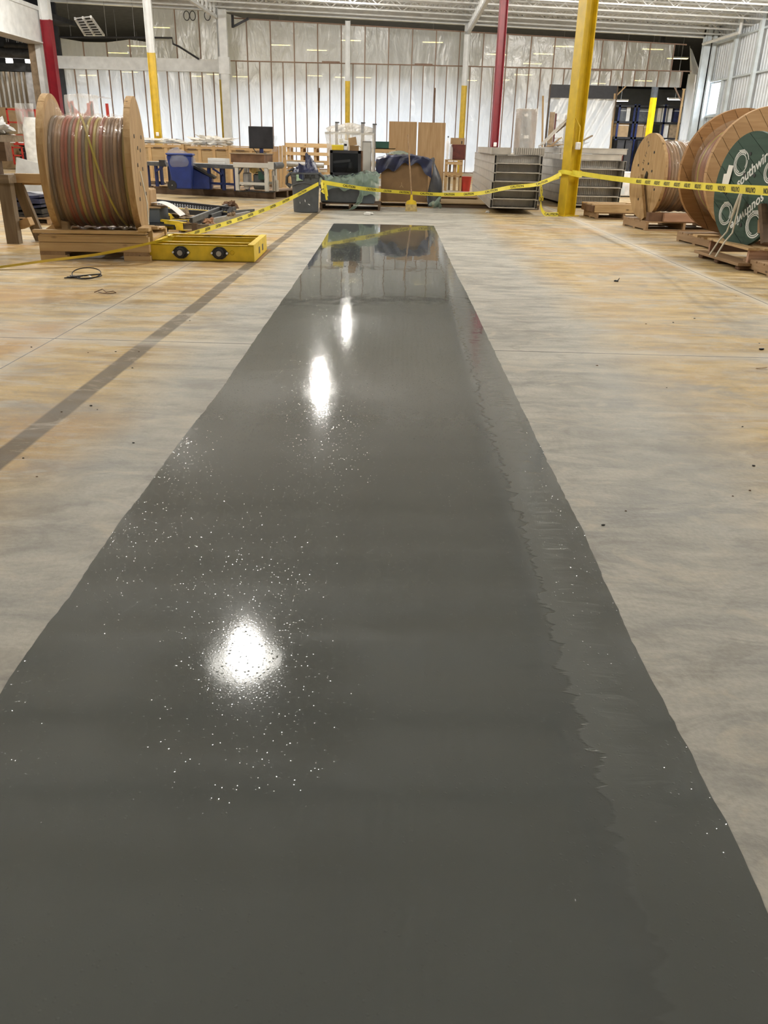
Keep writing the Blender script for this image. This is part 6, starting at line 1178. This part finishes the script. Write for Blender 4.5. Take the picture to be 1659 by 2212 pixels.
xa, xb = s_(32, 340)[0], s_(52, 340)[0]
for x_ in (xa, xb): Box(x_ - 0.03, x_ + 0.03, -0.12, -0.07, 0.2, zpl - 0.15).build('ladder_rail', 'orange_red', o)
for k in range(4): Box(xa, xb, -0.12, -0.07, 0.22 + 0.3 * k, 0.27 + 0.3 * k).build('ladder_rung', 'orange_red', o)
for x_ in (xl + 0.35, xr - 0.12):
    for yy in (0.0, 1.25): w_ = MB().cyl((x_ - 0.09, yy + 0.1, 0.2), (x_ + 0.09, yy + 0.1, 0.2), 0.2, 20).build('wheel', 'kraft_wrap', o, smooth=True); MB().cyl((x_ - 0.1, yy + 0.1, 0.2), (x_ + 0.1, yy + 0.1, 0.2), 0.1, 14).build('hub', 'steel', w_)
MB().grid(lambda u, v: (xl + 0.35 + 0.75 * u + 0.05 * v, -0.05 + 0.04 * math.sin(u * 8 + v * 5), zp + 0.05 + (zt - zp + 0.15) * v), 14, 12).build('plastic_drape', 'clear_film', o, smooth=True, label='clear plastic hung on the rails')
tag(MB().tube([(s_(11, 290)[0] + q.x + 0.06 + 0.16 * math.cos(t_), DL - 0.2, s_(11, 292)[1] + 0.28 * math.sin(t_)) for t_ in [2 * PI * k / 18 for k in range(18)]], 0.03, 6, closed=True).build('hose_loop', 'black_plastic', smooth=True), 'black hose loop hung on the left side of the lift', 'hose')
# second lift wrapped in film
D_ = 27.0; q0, q1 = V(143, 240, D_), V(210, 207, D_); w2 = (q1.x - q0.x) / 2; o = thing('wrapped_lift', 'red framed lift wrapped in clear film behind the reel', 'lift', ((q0.x + q1.x) / 2, D_, 0)); zt = q1.z
for x_ in (-w2 + 0.15, w2 - 0.25): Box(x_, x_ + 0.08, 0, 0.06, 0.3, zt - 0.15).build('guard_post', 'orange_red', o); Box(x_, x_ + 0.08, 1.4, 1.46, 0.3, zt - 0.15).build('guard_post', 'orange_red', o)
m_ = MB(); m_.add([(-w2 + 0.05, 0, zt - 0.1), (-w2 + 0.45, 0, zt - 0.5), (w2 - 0.45, 0, zt - 0.5), (w2 - 0.15, 0, zt - 0.12), (w2 - 0.15, 0, zt - 0.65), (-w2 + 0.15, 0, zt - 0.65)], [(0, 1, 5), (1, 2, 4, 5), (2, 3, 4)]); m_.build('gate_panel', 'orange_red', o); Box(-w2 + 0.15, w2 - 0.2, 0.02, 1.4, 0.9, 1.1).build('platform_box', 'orange_red', o); Box(-w2 + 0.2, w2 - 0.25, 0.05, 1.35, 0.25, 0.9).build('chassis', 'black_steel', o)
for x_ in (-w2 + 0.25, w2 - 0.35):
    for yy in (0.1, 1.2): MB().cyl((x_ - 0.08, yy, 0.2), (x_ + 0.08, yy, 0.2), 0.2, 18).build('wheel', 'rubber', o, smooth=True)
MB().grid(lambda u, v: (-w2 + 2 * w2 * u + 0.05 * (v - .5) , -0.08 + 0.03 * math.sin(u * 9 + v * 6) + 0.04 * fbm((u * 5, v * 4, 1), 2), 0.6 + (zt - 0.6) * v + 0.05 * math.sin(u * 3)), 20, 16).build('film_front', 'clear_film', o, smooth=True)
MB().grid(lambda u, v: (-w2 + 2 * w2 * u, -0.08 + 1.6 * v, zt + 0.04 * fbm((u * 4, v * 3, 5), 2)), 12, 10).build('film_top', 'clear_film', o, smooth=True)
# white wrapped bundle and carton sheet left of the reel
D_ = 24.0; q0, q1 = V(60, 330, D_), V(86, 256, D_); o = thing('wrapped_bundle', 'tall white film wrapped bundle left of the big reel', 'wrapped bundle', ((q0.x + q1.x) / 2, D_, 0)); w2 = (q1.x - q0.x) / 2; zt = q1.z
MB().lathe([(w2 * 0.75, 0.12), (w2 * 0.9, 0.6), (w2 * 1.0, zt * 0.6), (w2 * 0.9, zt * 0.85), (w2 * 0.5, zt)], 12).build('bundle_core', 'aluminium_dark', o); MB().grid(lambda u, v: ((w2 * (1.12 - 0.5 * max(0, v - 0.8) * 3) + 0.04 * fbm((math.cos(6.28 * u) * 2, math.sin(6.28 * u) * 2, v * 4), 3)) * math.cos(2 * PI * u), (w2 * 1.1 + 0.04 * fbm((u * 4, 2, v * 4), 2)) * math.sin(2 * PI * u), 0.1 + (zt - 0.08) * v), 26, 22).build('film_wrap', 'white_bag', o, smooth=True); Box(-w2, w2, -w2, w2, 0, 0.12).build('skid', 'dark_wood', o)
D_ = 38.5; q0, q1 = V(-10, 300, D_), V(48, 232, D_); m_ = MB(); m_.slab(lambda u, v: (q0.x + (q1.x - q0.x) * u * (1 - 0.25 * v), D_ + 0.5 * v, q1.z * v), 4, 4, (0, 0.03, 0)); tag(m_.build('carton_sheet', 'cardboard_light'), 'large brown cardboard sheet leaning behind the red lift', 'cardboard')

# ================================================================== CAUTION TAPE
def spline(P, n):
    out = []
    for i in range(len(P) - 1):
        p0, p1, p2, p3 = P[max(i - 1, 0)], P[i], P[i + 1], P[min(i + 2, len(P) - 1)]
        for k in range(n):
            t_ = k / n; out.append(0.5 * ((2 * p1) + (-p0 + p2) * t_ + (2 * p0 - 5 * p1 + 4 * p2 - p3) * t_ * t_ + (-p0 + 3 * p1 - 3 * p2 + p3) * t_ ** 3))
    out.append(P[-1]); return out
def tape(label, P, width=0.075, twist=lambda s: 0.0, words=(), flip=False, side=-1):
    t = thing('caution_tape', label, 'caution tape', P[0], 0, 'yellow caution tape'); o0 = P[0]
    S = spline(P, 14); cum = [0.0]
    for a_, b_ in zip(S, S[1:]): cum.append(cum[-1] + (b_ - a_).length)
    Lt = cum[-1]
    fr = []
    for i, p_ in enumerate(S):
        d = (S[min(i + 1, len(S) - 1)] - S[max(i - 1, 0)]).normalized(); up = Vector((0, 0, 1)); 
        if abs(d.z) > 0.9: up = Vector((1, 0, 0))
        u_ = (up - d * up.dot(d)).normalized(); n_ = d.cross(u_); a_ = twist(cum[i] / Lt)
        fr.append((p_ - o0, d, u_ * math.cos(a_) + n_ * math.sin(a_), n_ * math.cos(a_) - u_ * math.sin(a_)))
    def at(s, v, off=0.0):
        s = min(max(s, 0), Lt - 1e-6); i = 0
        lo, hi = 0, len(cum) - 1
        while hi - lo > 1:
            md = (lo + hi) // 2
            if cum[md] <= s: lo = md
            else: hi = md
        f = (s - cum[lo]) / max(cum[lo + 1] - cum[lo], 1e-9); A = fr[lo]; B = fr[lo + 1]
        return A[0].lerp(B[0], f) + A[2].lerp(B[2], f) * v + A[3].lerp(B[3], f) * off
    vs = []; n_ = len(S)
    for i in range(n_): vs += [fr[i][0] + fr[i][2] * width / 2, fr[i][0] - fr[i][2] * width / 2]
    m_ = MB(); m_.add(vs, [(2 * i, 2 * i + 1, 2 * i + 3, 2 * i + 2) for i in range(n_ - 1)]); m_.build('ribbon', 'tape_yellow', t, smooth=True)
    for s0 in words:
        for sd in (-1, 1):
            me = text_mesh('CAUTION', width * 0.80, 'print_black', 0.0, 0.0015)
            for v_ in me.vertices:
                x_, y_ = v_.co.x, v_.co.y
                if flip: x_, y_ = -x_, -y_
                v_.co = at(s0 * Lt + (x_ if sd * side < 0 else -x_), y_, 0.0025 * sd)
            link('lettering', me, t)
    return t
def pv(*a): return [V(x_, y_, D_) for x_, y_, D_ in a]
tape('caution tape sagging from the grey bin down over the yellow frame', pv((-60, 584, 8.75), (0, 577, 8.8), (110, 562, 9.05), (220, 548, 9.3), (330, 524, 9.75), (420, 503, 12.0), (520, 472, 14.3), (610, 437, 16.2), (688, 397, 17.12)), 0.07, lambda s: 0.2 * math.sin(s * 7) + 1.1 * max(0, 1 - s * 1.6), [0.40 + 0.055 * k for k in range(11)])
tape('caution tape strung from the grey bin past the carton to the tray stack', pv((694, 393, 17.2), (790, 408, 17.62), (880, 416, 18.6), (955, 420, 18.6), (1030, 418, 18.0), (1100, 405, 17.75), (1165, 397, 17.8), (1212, 375, 18.1)), 0.075, lambda s: 0.5 * math.sin(s * 5), [0.1 + 0.09 * k for k in range(10)])
tape('second caution tape end tied from the tray stack to the yellow column', pv((1160, 399, 17.8), (1185, 389, 17.95), (1208, 381, 18.1)), 0.085, lambda s: -0.2, [0.55])
tape('long caution tape stretched from the yellow column past the reels', pv((1236, 372, 18.2), (1300, 382, 16.4), (1365, 390, 14.4), (1460, 398, 11.9), (1560, 406, 9.7), (1640, 411, 8.4), (1720, 416, 7.6)), 0.085, lambda s: 0.15 * math.sin(s * 9), [0.40 + 0.05 * k for k in range(12)], True)
tape('caution tape loop wrapped round the yellow column', [Vector((3.486 + 0.25 * math.cos(a_), 18.425 + 0.25 * math.sin(a_), V(1222, 375, 18.2).z + 0.03 * math.sin(a_ * 2))) for a_ in [2 * PI * k / 14 for k in range(15)]], 0.08)
tape('loose caution tape hanging to the floor left of the yellow column', pv((1168, 398, 17.8), (1170, 420, 17.9), (1168, 442, 18.0), (1172, 456, 18.1), (1181, 463, 18.15), (1206, 463, 18.15)), 0.085, lambda s: 0.3 * math.sin(s * 6), [0.22, 0.86])
tape('long loose tape tail hanging beside the grey bin', pv((699, 393, 17.2), (702, 410, 17.15), (706, 432, 17.15)), 0.05, lambda s: 0.6)
tape('looped tape tail hanging beside the grey bin', pv((695, 393, 17.2), (697, 408, 17.15), (700, 416, 17.12), (695, 411, 17.12)), 0.05, lambda s: 0.4)
tape('short tape tail knotted beside the grey bin', pv((702, 393, 17.18), (705, 408, 17.2), (707, 424, 17.2)), 0.035, lambda s: -0.3)

# ================================================================== FLOOR DEBRIS
q = G(185, 602); o = thing('strap_coil', 'tangle of black strapping on the floor before the left reel', 'strapping', (q.x, q.y, 0)); o.scale = (0.72, 0.72, 0.85); rn = random.Random(3)
for k, (rx, ry, h_, dx) in enumerate(((0.2, 0.12, 0.10, 0.02), (0.17, 0.1, 0.03, 0.06), (0.22, 0.09, 0.05, 0.0))):
    MB().tube([(dx + rx * math.cos(a_), ry * math.sin(a_), 0.012 + h_ * (0.5 + 0.5 * math.sin(a_ + k))) for a_ in [2 * PI * i / 26 for i in range(26)]], 0.007, 6, closed=True).build('strap_loop', 'black_plastic', o, smooth=True)
for a_ in (0.0, 0.12, -0.1): MB().tube([(-0.08, 0, 0.012), (-0.18, 0.02 + a_ * 0.4, 0.014), (-0.27, 0.02 + a_, 0.012)], [0.010, 0.012, 0.006], 6).build('strap_end', 'black_plastic', o, smooth=True)
MB().slab(lambda u, v: (-0.04 + 0.12 * u, -0.02 + 0.05 * v, 0.02 + 0.02 * math.sin(3 * u)), 4, 2, (0, 0, 0.002)).build('paper_label', 'paper', o)
q = G(225, 634); o = MB().tube([(0.0 - 0.09, 0, 0.008), (-0.03, 0.05, 0.03), (0.02, 0.0, 0.012), (0.08, 0.02, 0.02), (0.11, 0.0, 0.01), (0.07, -0.03, 0.008), (0.0, -0.03, 0.008), (-0.06, 0.02, 0.008)], 0.004, 6).build('strap_piece', 'cable_brown', loc=(q.x, q.y, 0), smooth=True); tag(o, 'small bent brown strap below the black tangle', 'strap')
q = G(1331, 608); o = thing('dropped_glove', 'small dark scrap with upturned tip on the right floor', 'scrap', (q.x, q.y, 0)); crumple(0.026, 0.025, 0.011, 1.2, 0.4, True, 16).build('scrap_body', 'dark_tarp', o, smooth=True); MB().tube([(0.015, 0, 0.01), (0.026, 0, 0.026), (0.032, 0, 0.04)], [0.006, 0.005, 0.002], 6).build('scrap_tip', 'dark_tarp', o)
q = G(795, 464); tag(crumple(0.10, 0.06, 0.03, 5.5, 0.6, True, 18).build('paper_scrap', 'paper', loc=(q.x, q.y, 0)), 'crumpled white paper on the floor beyond the strip', 'paper')
q = G(1645, 756); tag(MB().cyl((-0.016, 0, 0.007), (0.016, 0.005, 0.007), 0.007, 8).build('plastic_plug', 'black_plastic', loc=(q.x, q.y, 0)), 'short black plug near the right edge of the floor', 'plug')
q = G(1645, 797); tag(MB().slab(lambda u, v: (-0.035 + 0.07 * u, 0.008 * v, 0.002 + 0.008 * u * u), 5, 1, (0, 0, 0.003)).build('wood_chip', 'pine', loc=(q.x, q.y, 0)), 'pale wood sliver near the right edge of the floor', 'wood chip')
q = G(1030, 457); tag(crumple(0.05, 0.04, 0.025, 8.5, 0.6, True, 14).build('paper_scrap', 'paper', loc=(q.x + 0.2, q.y - 0.3, 0)), 'tiny white scrap before the left tray stack', 'paper')
rn = random.Random(11); cr_me = {}
PB = [(133, 890), (288, 957), (197, 877), (300, 760), (286, 795), (68, 750), (190, 762), (250, 760), (410, 693), (1290, 790), (1440, 838), (1604, 922), (1583, 1072), (1628, 1007), (1303, 1135), (1352, 1104), (1500, 688), (1454, 697), (1395, 700), (970, 570), (240, 572), (660, 560), (1640, 742), (1590, 640), (80, 1030), (50, 990), (210, 885), (1620, 1060)]
for k, (px, py) in enumerate(PB):
    q = G(px, py); r_ = rn.uniform(0.003, 0.006); side_ = 'left' if px < 700 else 'right'
    o = crumple(r_ * 1.5, r_, r_ * 0.6, k * 1.3, 0.5, True, 8).build('grit', 'print_black' if k % 3 else 'rust_brown', loc=(q.x, q.y, 0.0)); tag(o, f'tiny dark crumb of grit lying on the {side_} side of the floor', 'grit', f'grit on the {side_} floor')
